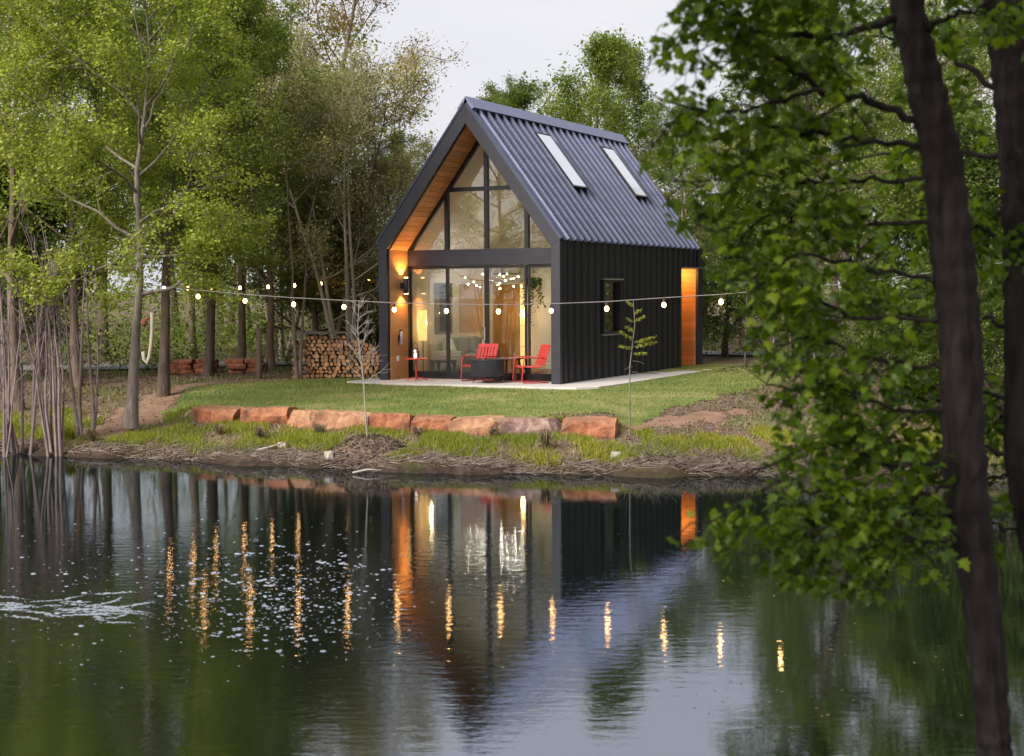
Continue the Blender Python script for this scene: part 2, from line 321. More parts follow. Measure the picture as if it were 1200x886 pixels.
# ------------------------------------------------------------------ the lie of the land
SHX = [-40, -24, -14, -10.14, -7.13, -4.67, -2.55, 0, 2.15, 3.87, 5.66, 8.23, 12, 16, 40]
SHY = [27, 29, 29.2, 28.56, 27.37, 26.29, 25.3, 24.7, 24.36, 24.28, 23.97, 23.2, 21.5, 19, 18]
RKX = [-40, -10, -6.62, -2.85, -0.17, 1.82, 4.5, 9, 40]
RKY = [33, 31.9, 30.31, 28.34, 27.2, 26.7, 26.6, 25.8, 21]
def height(x, y):
    x = np.asarray(x, float); y = np.asarray(y, float)
    wob = 0.16 * np.sin(1.7 * x + 0.6) + 0.10 * np.sin(4.3 * x + 1.0) + 0.05 * np.sin(9.1 * x)
    ys = np.interp(x, SHX, SHY) + wob; yr = np.interp(x, RKX, RKY); yn = 7.3 + 0.02 * (x + 1) ** 2 * 0.5 + 0.3 * np.sin(x * 0.9)
    inside = np.minimum(np.minimum(ys - y, y - yn), np.minimum(17 - x, x + 26))
    t = (y - ys) / np.maximum(yr - ys, 0.5)
    far = np.interp(t, [0, 0.08, 0.2, 0.6, 1.0], [0, 0.13, 0.2, 0.36, 0.45])
    e = y - yr
    hard = np.interp(x, [-7.3, -6.8, 1.9, 2.3], [0, 1, 1, 0])
    st = np.interp(e, [0, 0.18, 0.3, 3.8, 6, 60, 200, 600], [0, 0, 0.22, 0.5, 0.53, 0.9, 2.5, 4]) * hard + np.interp(e, [0, 1.8, 4.2, 6, 60, 200, 600], [0, 0.25, 0.49, 0.53, 0.9, 2.5, 4]) * (1 - hard)
    far = far + np.where(e > 0, st, 0)
    near = np.interp(yn - y, [0, 1.5, 7.5, 12, 60], [0, 0.45, 1.45, 1.6, 2.2])
    side = np.interp(np.maximum(x - 17, -26 - x), [0, 2, 8, 40], [0, 0.5, 1.0, 1.3])
    land = np.where(y > 0.5 * (ys + yn), np.maximum(far, 0), near); land = np.where(inside == np.minimum(17 - x, x + 26), np.maximum(land * 0 + side, np.minimum(far, 2) * (y > ys)), land)
    bumps = 0.025 * np.sin(2.3 * x + 1.1 * y) * np.sin(1.9 * y - 0.7 * x) + 0.015 * np.sin(5.1 * x) * np.sin(4.7 * y)
    flat = np.interp(e, [2.5, 4], [1, 0.35]) * np.interp(y - ys, [0, 0.4], [0.2, 1])
    z = np.where(inside > 0, -np.minimum(0.9, inside * 0.35), land + bumps * flat + 0.004)
    mound = 0.32 * np.exp(-(((x + 2.62) / 0.62) ** 2 + ((y - 26.15) / 0.42) ** 2) ** 1.3) + 0.16 * np.exp(-(((x - 5.95) / 0.6) ** 2 + ((y - 37.0) / 0.6) ** 2) ** 1.5)
    return z + np.where(inside > 0, 0, mound)
def hz(x, y): return float(height(x, y))
def sheet(name, xs, ys, mat, mask=None, lift=0.0):
    X, Y = np.meshgrid(xs, ys); Z = height(X, Y) + lift; V = np.stack([X, Y, Z], -1).reshape(-1, 3); nx = len(xs)
    i = (np.arange(len(ys) - 1)[:, None] * nx + np.arange(nx - 1)[None]); F = np.stack([i, i + 1, i + nx + 1, i + nx], -1).reshape(-1, 4)
    if mask is not None:
        cx = V[F].mean(1); F = F[mask(cx[:, 0], cx[:, 1])]; used = np.unique(F); rm = np.full(len(V), -1); rm[used] = np.arange(len(used)); V = V[used]; F = rm[F]
    return link(name, npmesh(name, V, F, mat, True))
gx = np.concatenate([[-600, -300, -160, -90, -60, -45], np.arange(-34, -13, 1.0), np.arange(-13, 12, 0.14), np.arange(12, 30, 1.0), [32, 45, 60, 90, 160, 300, 600]])
gy = np.concatenate([[-80, -40, -20, -10, -5], np.arange(-2, 20, 0.6), np.arange(20, 33, 0.12), np.arange(33, 48, 0.4), np.arange(48, 70, 2.0), [75, 90, 120, 200, 350, 600, 900]])
tag(sheet('ground', gx, gy, 'ground'), 'bare leaf littered ground of the pond banks and woods', kind='structure')
wm = MB(); wm.add([(-30, 4, 0), (21, 4, 0), (21, 31, 0), (-30, 31, 0)], [(0, 1, 2, 3)])
tag(wm.build('pond_water', 'water'), 'dark green pond water with small ripples', kind='structure')

# cabin frame: local X to the right along the front, Y into the house
TH = 0.4682; HB = Vector((-3.19, 34.88, 1.034)); RX = Vector((cos(TH), -sin(TH), 0)); SY = Vector((sin(TH), cos(TH), 0))
def hw(x, y, z=0.0): return HB + RX * x + SY * y + Vector((0, 0, z))
def hl(px, py):
    dx = px - HB.x; dy = py - HB.y; return dx * RX.x + dy * RX.y, dx * SY.x + dy * SY.y
def ragged(x, y): return 0.10 * np.sin(7.1 * x + 2 * y) + 0.08 * np.sin(5.3 * y - 3 * x) + 0.05 * np.sin(17 * x) * np.sin(15 * y)
def lawn_mask(x, y):
    yr = np.interp(x, RKX, RKY); lx, ly = hl(x, y); r = ragged(x, y)
    m = (y > yr + 0.25 + r * 0.3)
    m &= ((x + 1.5) / 6.1) ** 2 + ((y - 34.2) / 6.6) ** 4 < 1 + r * 0.25
    right = np.interp(y, [26, 28, 29.5, 31, 34, 38], [1.9, 2.6, 3.6, 4.9, 6.4, 6.9]) + r
    m &= (x < right) | (x < 1.5)
    back = np.interp(x, [-8, -7.3, -5.6, -3.2, 0, 3], [34.2, 34.6, 35.5, 36.3, 38, 42]) + r * 0.5
    m &= (y < back) | (lx > 3)
    m2 = (x > 2.0) & (x < right) & (y > yr + 0.6 + 0.55 * np.maximum(x - 2, 0)) & (y < 41) & (lx > 3)
    return m | m2
tag(sheet('lawn', np.arange(-9, 9, 0.12), np.arange(26, 42, 0.12), 'lawn', lawn_mask, 0.012), 'mown green lawn in front of the cabin', kind='structure')
PATH = [(-8.3, 29.5), (-8.1, 30.6), (-8.0, 32.2), (-7.8, 33.8), (-7.2, 35.2), (-5.6, 36.1), (-3.9, 36.9)]
def path_mask(x, y):
    d = np.full(np.shape(x), 9.0)
    for (ax, ay), (bx, by) in zip(PATH, PATH[1:]):
        t = np.clip(((x - ax) * (bx - ax) + (y - ay) * (by - ay)) / ((bx - ax) ** 2 + (by - ay) ** 2), 0, 1); d = np.minimum(d, np.hypot(x - ax - t * (bx - ax), y - ay - t * (by - ay)))
    yr = np.interp(x, RKX, RKY); r = ragged(x, y)
    right = (np.hypot((x - 3.2) / 1.5, (y - 27.8 - 0.5 * (x - 3.2)) / 0.42) < 1 + r * 2.6) & (x > 1.9)
    return ((d < 0.62 + r * 1.3) | right) & ~lawn_mask(x, y)
tag(sheet('dirt_path', np.arange(-10, 9, 0.12), np.arange(26, 42, 0.12), 'dirt', path_mask, 0.007), 'red dirt path worn round the lawn', kind='structure')
dv = MB(); dp = [(-40, 39.5), (-18, 40.6), (-10, 41.8), (-5, 43.8), (0, 47.5), (6, 47.0), (13, 43.5), (22, 41.5), (45, 40)]
vv = []; ff = []
for i, (x, y) in enumerate(dp):
    vv += [(x, y - 1.25, hz(x, y - 1.25) + 0.05), (x, y, hz(x, y) + 0.06), (x, y + 1.25, hz(x, y + 1.25) + 0.05)]
    if i: k = 3 * i; ff += [(k - 3, k, k + 1, k - 2), (k - 2, k + 1, k + 2, k - 1)]
dv.add(vv, ff); tag(dv.build('driveway', 'asphalt'), 'grey driveway passing behind the cabin', kind='structure')
# patio slab
pat = MB(); prof = [(-0.45, -0.75), (0.2, -0.95), (4.9, -0.97), (5.55, -0.8), (5.9, -0.35), (5.95, 0.5), (5.95, 10.4), (-0.45, 10.4)]
n = len(prof); pat.add([(x, y, -0.16) for x, y in prof] + [(x, y, -0.002) for x, y in prof], [tuple(range(n - 1, -1, -1)), tuple(range(n, 2 * n))] + [(i, (i + 1) % n, n + (i + 1) % n, n + i) for i in range(n)])
po = pat.build('patio', 'concrete', bevel=0.012); po.location = HB; po.rotation_euler = (0, 0, -TH); tag(po, 'pale concrete patio slab round the cabin', kind='structure')

# ================================================================== THE CABIN
CW, CL, HE, HR = 4.8, 9.6, 3.283, 6.4516
AL = atan2(HR - HE, CW / 2); CA, SA = cos(AL), sin(AL); TAN = (HR - HE) / (CW / 2); SL = (CW / 2) / CA
WT, RT = 0.23, 0.28; VO = RT / CA
REC = 0.95
def zin(x): return HR - VO - abs(x - CW / 2) * TAN
cabin = thing('cabin', 'black steep gabled cabin with tall glass front and glowing timber porch', 'cabin', HB, -TH)
# --- walls of the shell
w = MB()
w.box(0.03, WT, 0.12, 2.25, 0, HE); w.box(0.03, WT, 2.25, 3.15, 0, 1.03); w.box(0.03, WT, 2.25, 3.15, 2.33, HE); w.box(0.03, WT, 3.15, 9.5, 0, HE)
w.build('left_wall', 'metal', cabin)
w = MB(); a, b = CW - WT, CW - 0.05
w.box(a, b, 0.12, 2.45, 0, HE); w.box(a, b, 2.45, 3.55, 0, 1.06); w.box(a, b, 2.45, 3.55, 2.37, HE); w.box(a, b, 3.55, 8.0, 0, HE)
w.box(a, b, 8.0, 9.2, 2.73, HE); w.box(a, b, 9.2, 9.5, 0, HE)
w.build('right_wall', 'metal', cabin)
w = MB(); w.prism([(WT, 0), (CW - WT, 0), (CW - WT, zin(CW - WT) + .1), (CW / 2, HR - 0.3), (WT, zin(WT) + .1)], 9.3, 9.5); w.build('rear_wall', 'metal', cabin)
# --- roof decks
for sgn in (-1, 1):
    d = MB(); X = lambda s, h: CW / 2 + sgn * (s * CA + h * SA); Z = lambda s, h: HR - s * SA + h * CA
    p = [(X(0.0, 0), Z(0.0, 0)), (X(SL, 0), Z(SL, 0)), (X(SL, -RT), Z(SL, -RT)), (CW / 2, HR - VO)]
    d.prism(p if sgn < 0 else p[::-1], 0.12, 9.55); d.build('roof_deck', 'metal', cabin)
# --- front fascia ring
outer = [(0, 0), (0, HE), (CW / 2, HR), (CW, HE), (CW, 0)]; inner = [(WT, 0), (WT, zin(WT)), (CW / 2, zin(CW / 2)), (CW - WT, zin(CW - WT)), (CW - WT, 0)]
names = ['fascia_post', 'fascia_rafter', 'fascia_rafter', 'fascia_post']
for i in range(4):
    fm = MB(); q = [outer[i], inner[i], inner[i + 1], outer[i + 1]]; fm.prism(q, 0.0, 0.12); fm.build(names[i], 'fascia', cabin, bevel=0.006)
# rake trim on top of the roof edge
for sgn in (-1, 1):
    t_ = MB(); X = lambda s, h: CW / 2 + sgn * (s * CA + h * SA); Z = lambda s, h: HR - s * SA + h * CA
    p = [(X(0.02, 0.003), Z(0.02, 0.003)), (X(SL + 0.01, 0.003), Z(SL + 0.01, 0.003)), (X(SL + 0.01, 0.055), Z(SL + 0.01, 0.055)), (X(0.02, 0.055), Z(0.02, 0.055))]
    t_.prism(p[::-1] if sgn < 0 else p, -0.015, 0.13); t_.build('rake_trim', 'roof', cabin)
# --- ribbed metal panels: roof
def ribprof(wd, pan, rib, hgt, sl):   # (across, up) open profile
    c = wd / 2; return [(0.001, 0), (c - rib / 2 - sl, 0), (c - rib / 2, hgt), (c + rib / 2, hgt), (c + rib / 2 + sl, 0), (wd - 0.001, 0)]
RP = ribprof(0.4, 0, 0.085, 0.085, 0.012)
def roof_panel_mesh(sgn):
    m = MB(); vs = []; s0, s1 = 0.05, SL + 0.05
    for s in (s0, s1):
        for k, (y, h) in enumerate(RP): vs.append((CW / 2 + sgn * (s * CA + (h + 0.008) * SA), y, HR - s * SA + (h + 0.008) * CA))
    nb = len(RP); fs = [((i, nb + i, nb + i + 1, i + 1) if sgn > 0 else (i, i + 1, nb + i + 1, nb + i)) for i in range(nb - 1)]
    fs.append((nb + 1, nb + 2, nb + 3, nb + 4) if sgn > 0 else (nb + 4, nb + 3, nb + 2, nb + 1))
    m.add(vs, fs); return m.mesh('roof_panel', 'roof')
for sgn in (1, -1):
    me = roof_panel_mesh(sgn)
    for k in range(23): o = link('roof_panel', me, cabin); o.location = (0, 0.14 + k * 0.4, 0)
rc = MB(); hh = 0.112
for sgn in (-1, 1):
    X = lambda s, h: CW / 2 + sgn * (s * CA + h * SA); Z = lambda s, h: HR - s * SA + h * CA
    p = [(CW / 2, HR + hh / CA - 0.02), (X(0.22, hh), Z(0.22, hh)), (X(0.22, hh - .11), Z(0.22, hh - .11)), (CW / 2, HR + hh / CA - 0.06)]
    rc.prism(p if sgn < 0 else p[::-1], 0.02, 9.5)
M['ridge'] = plain('ridge_metal_sky_sheen', (0.20, 0.22, 0.34), (0.17, 0.19, 0.30), 0.42, 0.6, 4)  # lighter than the roof metal: sky reflection put into the colour
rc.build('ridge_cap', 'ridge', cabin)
# --- skylights
for y0 in (2.72, 6.8):
    sk = MB(); gl = MB(); cb = MB()
    def sbox(mb, ya, yb, sa, sb, ha, hb):
        vs = [(CW / 2 + s * CA + h * SA, y, HR - s * SA + h * CA) for h in (ha, hb) for y, s in ((ya, sa), (yb, sa), (yb, sb), (ya, sb))]
        mb.add(vs, [(0, 1, 2, 3), (7, 6, 5, 4), (0, 4, 5, 1), (1, 5, 6, 2), (2, 6, 7, 3), (3, 7, 4, 0)])
    sbox(cb, y0, y0 + 0.86, 0.62, 2.36, 0.012, 0.10)
    for a_ in ((y0, y0 + .03, .62, 2.36), (y0 + .83, y0 + .86, .62, 2.36), (y0 + .03, y0 + .83, .62, .66), (y0 + .03, y0 + .83, 2.31, 2.36)): sbox(sk, *a_, 0.102, 0.135)
    sbox(gl, y0 + .03, y0 + .83, .66, 2.31, 0.103, 0.125)
    so = cb.build('skylight', 'metal', cabin); sk.build('skylight_frame', 'frame', so); gl.build('pane', 'skylight', so)
# --- ribbed wall panels on the right side
WP = ribprof(0.4, 0, 0.12, 0.045, 0.03)
wpc = {}
def wall_panel(y, z0, z1):
    key = round(z1 - z0, 3)
    if key not in wpc:
        m = MB(); nb = len(WP); vs = [(h, yy, z) for z in (0, z1 - z0) for yy, h in WP]
        fs = [(i, i + 1, nb + i + 1, nb + i) for i in range(nb - 1)]; m.add(vs, fs); wpc[key] = m.mesh('wall_panel', 'metal')
    o = link('wall_panel', wpc[key], cabin); o.location = (CW - 0.048, y, z0)
for k in range(23):
    y = 0.4 * k
    ya = max(y, 0.0)
    if k == 0: wall_panel(0.125, 0.03, HE - 0.02); continue
    if 6 <= k < 9: wall_panel(y + .02, 0.03, 1.06); wall_panel(y + .02, 2.40, HE - 0.02)
    elif k >= 20: wall_panel(y + .02, 2.76, HE - 0.02)
    else: wall_panel(y + .02, 0.03, HE - 0.02)
q = MB(); q.box(CW - .05, CW + 0.012, 9.2, 9.6, 0.0, HE - 0.02); q.build('corner_post', 'fascia', cabin)
q = MB(); q.box(CW - .05, CW + 0.035, 7.98, 9.6, 2.72, 2.755); q.build('niche_header', 'steel', cabin)
# side window
sw = MB(); x0, x1 = CW - WT, CW + 0.03
for bx in ((2.45, 2.50, 1.06, 2.37), (3.50, 3.55, 1.06, 2.37), (2.50, 3.50, 1.06, 1.11), (2.50, 3.50, 2.32, 2.37)): sw.box(x0, x1, bx[0], bx[1], bx[2], bx[3])
so = sw.build('window', 'frame', cabin)
q = MB(); q.box(CW - .09, CW - .08, 2.50, 3.50, 1.11, 2.32); q.build('pane', 'glass', so)
q = MB(); q.box(CW - .05, CW + .065, 2.40, 3.60, 2.372, 2.40); q.build('flashing', 'steel', so); q = MB(); q.box(CW - .05, CW + .065, 2.42, 3.58, 1.03, 1.058); q.build('sill', 'steel', so)
# left window
sw = MB()
for bx in ((2.25, 2.31, 1.03, 2.33), (3.09, 3.15, 1.03, 2.33), (2.31, 3.09, 1.03, 1.09), (2.31, 3.09, 2.27, 2.33)): sw.box(0.0, 0.265, bx[0], bx[1], bx[2], bx[3])
so = sw.build('window', 'frame', cabin); q = MB(); q.box(.08, .09, 2.31, 3.09, 1.09, 2.27); q.build('pane', 'glass', so)
# --- timber lining of the porch: boards
pm = MB(); pm.box(-0.011, 0.011, 0, REC - 0.14, -0.0675, 0.0675); pme = pm.mesh('plank', 'timber')
lin = MB(); lin.box(WT - .01, WT - .005, 0.13, REC, 0.01, 3.0); lin = lin.build('timber_lining', 'timber', cabin)
rng = random.Random(4)
PW_ = 0.14
for side in (0, 1):
    sg = 1 if side == 0 else -1; fx = lambda x: x if side == 0 else CW - x
    nz = int(3.12 / PW_)
    for k in range(nz + 1):
        o = link('plank', pme, lin); o.location = (fx(WT + 0.013 + rng.uniform(0, .003)), 0.125, 0.07 + k * (3.12 - 0.14) / nz)
    ln = (CW / 2 - WT) / CA; ns = int(ln / PW_)
    for k in range(ns):
        s = (k + 0.5) * ln / ns; h = 0.013 + rng.uniform(0, .003)
        o = link('plank', pme, lin); xx = WT + s * CA + h * SA; zz = zin(WT) + s * SA - h * CA
        o.location = (fx(xx), 0.125, zz); o.rotation_euler = (0, sg * (pi / 2 - AL), 0)
# --- glazed front
yA, yB = REC, REC + 0.10
bm_ = MB(); bm_.box(WT + .03, CW - WT - .03, REC - 0.02, REC + 0.16, 2.74, 3.12); bm_.build('header_beam', 'fascia', cabin, bevel=0.005)
MX = [WT + .03, 1.34, 2.42, 3.49, CW - WT - .03]
for i, x in enumerate((1.34, 2.42, 3.49)):
    top = min(zin(x - .05), zin(x + .05)) if i != 1 else zin(x) - 0.12
    q = MB(); q.box(x - 0.05, x + 0.05, yA, yB, 3.121, top - 0.02); q.build('mullion', 'frame', cabin)
q = MB(); q.box(1.39, 2.37, yA + .004, yB - .004, 4.50, 4.60); q.build('transom', 'frame', cabin); q = MB(); q.box(2.47, 3.44, yA + .004, yB - .004, 4.50, 4.60); q.build('transom', 'frame', cabin)
for sgn in (-1, 1):
    q = MB(); c = CW / 2; e = CW / 2 - WT - .03; o_ = 0.03
    p = [(c, zin(c) - o_), (c + sgn * e, zin(c + sgn * e) - o_), (c + sgn * e, zin(c + sgn * e) - o_ - 0.15), (c, zin(c) - o_ - 0.15)]
    q.prism(p if sgn < 0 else p[::-1], yA + .01, yB - .01); q.build('gable_frame', 'frame', cabin)
def pane(prof, parent):
    q = MB(); q.prism(prof, yA + 0.05, yA + 0.058); return q.build('pane', 'glass', parent)
z0 = 3.12
pane([(MX[0], z0), (1.29, z0), (1.29, zin(1.29) - .05), (MX[0], zin(MX[0]) - .02)], cabin)
pane([(1.39, z0), (2.37, z0), (2.37, 4.5), (1.39, 4.5)], cabin); pane([(2.47, z0), (3.44, z0), (3.44, 4.5), (2.47, 4.5)], cabin)
pane([(3.54, z0), (MX[4], z0), (MX[4], zin(MX[4]) - .02), (3.54, zin(3.54) - .05)], cabin)
pane([(1.45, 4.6), (2.37, 4.6), (2.37, zin(2.37) - .1)], cabin); pane([(2.47, 4.6), (3.38, 4.6), (2.47, zin(2.47) - .1)], cabin)
for i in range(4):
    a, b = MX[i] + .002, MX[i + 1] - .002; dy = 0.03 if i in (1, 2) else 0.08; q = MB(); s = 0.055
    y0, y1 = yA + dy - .025, yA + dy + .025
    q.box(a, a + s, y0, y1, .05, 2.735); q.box(b - s, b, y0, y1, .05, 2.735); q.box(a + s, b - s, y0, y1, .05, .17); q.box(a + s, b - s, y0, y1, 2.66, 2.735)
    o = q.build('door_panel', 'frame', cabin); q = MB(); q.box(a + s, b - s, yA + dy - .004, yA + dy + .004, .17, 2.66); q.build('pane', 'glass', o)
    if i == 1: q = MB(); q.box(b - .045, b - .015, y0 - .04, y0, 0.95, 1.25); q.build('door_handle', 'steel', o)
q = MB(); q.box(WT + .03, CW - WT - .03, yA - .02, yA + .16, 0.0, 0.05); q.build('door_track', 'frame', cabin)
# --- inside: drywall, floor
IY0, IY1 = REC + 0.17, 5.4
q = MB(); q.box(WT + .004, CW - WT - .004, IY0, IY1, 0.0, 0.03); q.build('interior_floor', 'floorwood', cabin)
q = MB(); xa, xb = WT + .003, WT + .018
q.box(xa, xb, IY0, 2.25, .03, 3.13); q.box(xa, xb, 2.25, 3.15, .03, 1.03); q.box(xa, xb, 2.25, 3.15, 2.33, 3.13); q.box(xa, xb, 3.15, IY1, .03, 3.13)
xa, xb = CW - WT - .018, CW - WT - .003
q.box(xa, xb, IY0, 2.45, .03, 3.13); q.box(xa, xb, 2.45, 3.55, .03, 1.06); q.box(xa, xb, 2.45, 3.55, 2.37, 3.13); q.box(xa, xb, 3.55, IY1, .03, 3.13)
q.prism([(WT, .03), (CW - WT, .03), (CW - WT, 3.12), (CW / 2, zin(CW / 2) - .01), (WT, 3.12)], IY1, IY1 + .03)
q.build('interior_wall', 'drywall', cabin)
q = MB()
for sgn in (-1, 1):
    c = CW / 2; e = c - WT - .01; p = [(c, zin(c) - .005), (c + sgn * e, zin(c + sgn * e) - .005), (c + sgn * e, zin(c + sgn * e) - .03), (c, zin(c) - .03)]
    q.prism(p if sgn < 0 else p[::-1], IY0, IY1)
q.build('interior_ceiling', 'drywall', cabin)
# entrance door in the back wall of the room
q = MB(); q.box(0.30, 1.14, IY1 - .03, IY1 - .001, .03, 2.30); o = q.build('interior_door', 'door', cabin)
q = MB(); q.box(0.25, 0.30, IY1 - .04, IY1 - .002, .03, 2.35); q.box(1.14, 1.19, IY1 - .04, IY1 - .002, .03, 2.35); q.box(0.30, 1.14, IY1 - .04, IY1 - .002, 2.30, 2.35); q.build('door_frame', 'white', o)
q = MB(); q.tube([(1.06, IY1 - .09, 1.02), (0.95, IY1 - .09, 1.02)], .012); q.tube([(1.06, IY1 - .03, 1.02), (1.06, IY1 - .09, 1.02)], .012); q.build('door_handle', 'steel', o)
# --- rear side niche lined with timber
q = MB(); q.box(3.3, 3.32, 7.98, 9.22, 0, 2.73); q.box(3.3, CW - .06, 7.96, 7.98, 0, 2.73); q.box(3.3, CW - .06, 7.98, 9.22, 2.71, 2.73); nic = q.build('niche_lining', 'timber', cabin)
pb = MB(); pb.box(0, CW - .062 - 3.32, -0.011, 0.011, -0.066, 0.066); pbm = pb.mesh('plank', 'timber')
for k in range(20):
    o = link('plank', pbm, nic); o.location = (3.32, 9.205, 0.068 + k * 0.1365)
q = MB(); q.box(3.3, CW - .06, 9.217, 9.24, 0, 2.71); q.build('niche_back', 'metal', nic)
# ------------------------------------------------------------------ lamps on and in the cabin
def point(name, parent, loc, watts, col, r=0.06, spot=None, aim=None):
    l = bpy.data.lights.new(name, 'SPOT' if spot else 'POINT'); l.energy = watts; l.color = col; l.shadow_soft_size = r
    if spot: l.spot_size = spot; l.spot_blend = 0.7
    o = bpy.data.objects.new(name, l); COL.objects.link(o); o.parent = parent; o.location = loc
    if aim: o.rotation_euler = Vector(aim).to_track_quat('-Z', 'Y').to_euler()
    return o
sco = thing('wall_sconce', 'black cylinder up-and-down light on the timber porch wall', 'wall light', hw(WT + .03, 0.62, 2.26), -TH)
q = MB(); q.lathe([(.055, -.19), (.06, -.18), (.06, .18), (.055, .19)], 16, (.14, 0, 0)); q.build('body', 'frame', sco, True)
q = MB(); q.box(0, .09, -.05, .05, -.07, .07); q.build('bracket', 'frame', sco)
for s in (-1, 1):
    q = MB(); q.lathe([(.045, 0), (.045, .012)], 12, (.14, 0, .188 if s > 0 else -.2)); q.build('lens', 'lens', sco)
    point('sconce_light', sco, (.12, 0, s * .22), 26 if s > 0 else 18, (1.0, 0.50, 0.16), .03, radians(120), (-.18, 0, s))
nl = thing('ceiling_downlight', 'small downlight in the ceiling of the rear timber niche', 'ceiling light', hw(4.3, 8.6, 2.69), -TH)
q = MB(); q.lathe([(.06, 0), (.06, .02)], 14); q.build('trim', 'white', nl); q = MB(); q.lathe([(.045, -.004), (.045, .0)], 14, (0, 0, -.003)); q.build('lens', 'lens', nl)
point('niche_light', nl, (0, 0, -.06), 22, (1.0, 0.48, 0.12), .05)
flp = hw(0.47, 1.28, 0.03)
fl = thing('floor_lamp', 'glowing paper column floor lamp in the corner beside the sofa', 'lamp', flp, -TH)
q = MB(); q.lathe([(.12, 0), (.12, .02), (.02, .03)], 16); q.build('base', 'frame', fl); q = MB(); q.tube([(0, 0, .02), (0, 0, .92)], .012); q.build('stem', 'frame', fl)
q = MB(); q.lathe([(.10, .88), (.10, 1.62), (.098, 1.63)], 20); q.build('lamp_shade', 'shade', fl, True)
point('floor_lamp_light', fl, (.14, .10, 1.3), 5.5, (1.0, 0.66, 0.30), .04)
cl = thing('column_lamp', 'tall bright paper column lamp against the back wall beside the yellow door', 'lamp', hw(1.33, 5.2, .03), -TH)
q = MB(); q.box(-.1, .1, -.1, .1, 0, .04); q.build('base', 'frame', cl)
q = MB(); q.box(-.085, .085, -.085, .085, .04, 2.3); q.build('lamp_shade', 'column', cl)
q = MB(); [q.box(-.09, .09, -.09, .09, z, z + .012) for z in (.04, .6, 1.17, 1.74, 2.29)]; q.build('lamp_ribs', 'door', cl)
point('column_lamp_light', cl, (.0, -.16, 1.5), 7, (1.0, 0.60, 0.24), .05)
ch = thing('chandelier', 'sputnik chandelier of tiny lights hanging in the middle of the room', 'chandelier', hw(1.55, 2.9, 2.38), -TH)
q = MB(); q.tube([(0, 0, .1), (0, 0, zin(1.55) - 2.44)], .008, 6); q.build('rod', 'steel', ch); q = MB(); q.lathe([(.02, -.05), (.05, -.02), (.05, .03), (.02, .06)], 10); hub = q.build('hub', 'steel', ch)
rr = random.Random(8); bm1 = MB(); bm1.lathe([(.003, -.010), (.010, -.004), (.010, .004), (.003, .010)], 6); bme = bm1.mesh('bulb', 'fairy')
for k in range(18):
    a, zc = rr.uniform(0, 2 * pi), rr.uniform(-.7, .7); d = Vector((cos(a) * sqrt(1 - zc * zc), sin(a) * sqrt(1 - zc * zc), zc)) * rr.uniform(.28, .55); d.x *= 1.5; d.y *= 1.5; d.z *= .8
    q = MB(); q.tube([(0, 0, 0), d], .003, 4); ar = q.build('arm', 'steel', ch); b = link('bulb', bme, ar); b.location = d

# ------------------------------------------------------------------ furniture inside
def lb(mb, *a): return mb.box(*a)
sofa = thing('sofa', 'grey fabric sofa along the left wall inside the cabin', 'sofa', hw(.30, 1.95, .03), -TH)
q = MB(); q.box(.06, .88, 0, 2.1, .10, .36); q.build('base', 'sofa', sofa, bevel=.04)
q = MB(); q.box(0, .20, 0, 2.1, .12, .82); q.build('backrest', 'sofa', sofa, bevel=.05)
for y in (-.02, 1.94): q = MB(); q.box(.02, .90, y, y + .18, .11, .60); q.build('armrest', 'sofa', sofa, bevel=.05)
for y in (.18, .77, 1.36): q = MB(); q.box(.2, .90, y, y + .575, .365, .50); q.build('seat_cushion', 'sofa', sofa, bevel=.04); q = MB(); q.box(.2, .36, y + .02, y + .555, .51, .92); q.build('back_cushion', 'sofa', sofa, bevel=.05)
for x in (.1, .82):
    for y in (.06, 2.02): q = MB(); q.box(x - .025, x + .025, y - .025, y + .025, 0, .10); q.build('leg', 'frame', sofa)
for (dx, dy, rz, col, lbl) in ((.50, .36, .5, 'white', 'white throw pillow leaning at the near end of the grey sofa'), (.50, 1.62, -.3, 'sofa', 'grey throw pillow at the far end of the sofa')):
    q = MB(); q.box(-.07, .07, -.22, .22, 0, .42); o = q.build('throw_pillow', col, None, True, .06); o.location = hw(.30 + dx, 1.95 + dy, .53); o.rotation_euler = (0, -.35, -TH + rz); tag(o, lbl, 'pillow')
ct = thing('coffee_table', 'small dark low table behind the glass door', 'table', hw(.95, 1.45, .03), -TH)
q = MB(); q.box(-.28, .28, -.2, .2, .34, .40); q.build('table_top', 'frame', ct, bevel=.006)
for x in (-.22, .22):
    for y in (-.15, .15): q = MB(); q.box(x - .03, x + .03, y - .03, y + .03, 0, .338); q.build('leg', 'frame', ct)
q = MB(); q.box(-.7, .7, -1.0, 1.0, 0, .012); o = q.build('rug', 'rug'); o.location = hw(1.95, 2.9, .031); o.rotation_euler = (0, 0, -TH); tag(o, 'rust and brown patterned rug on the cabin floor', 'rug')
q = MB(); q.box(0, .03, 0, 1.25, 0, 1.25); o = q.build('reflection_panel', 'tan', None, False, .004); o.location = hw(WT + .022, 3.55, 1.05); o.rotation_euler = (0, 0, -TH); tag(o, 'plain tan panel added for a reflection on the wall above the sofa', 'wall panel')  # panel added for a beige reflection, held in its plain colour
ac = thing('air_conditioner', 'white wall unit of an air conditioner above the yellow door', 'air conditioner', hw(.33, IY1 - .22, 2.55), -TH)
q = MB(); q.prism([(0, 0), (.82, 0), (.82, .28), (0, .28)], 0, .21); q.build('body', 'white', ac, bevel=.03); q = MB(); q.box(.04, .78, -.008, 0, .02, .05); q.build('vent', 'frame', ac)
vs_ = thing('flower_vase', 'white vase of pale dried flowers on the pedestal inside the door', 'vase', hw(1.95, 1.75, .68), -TH)
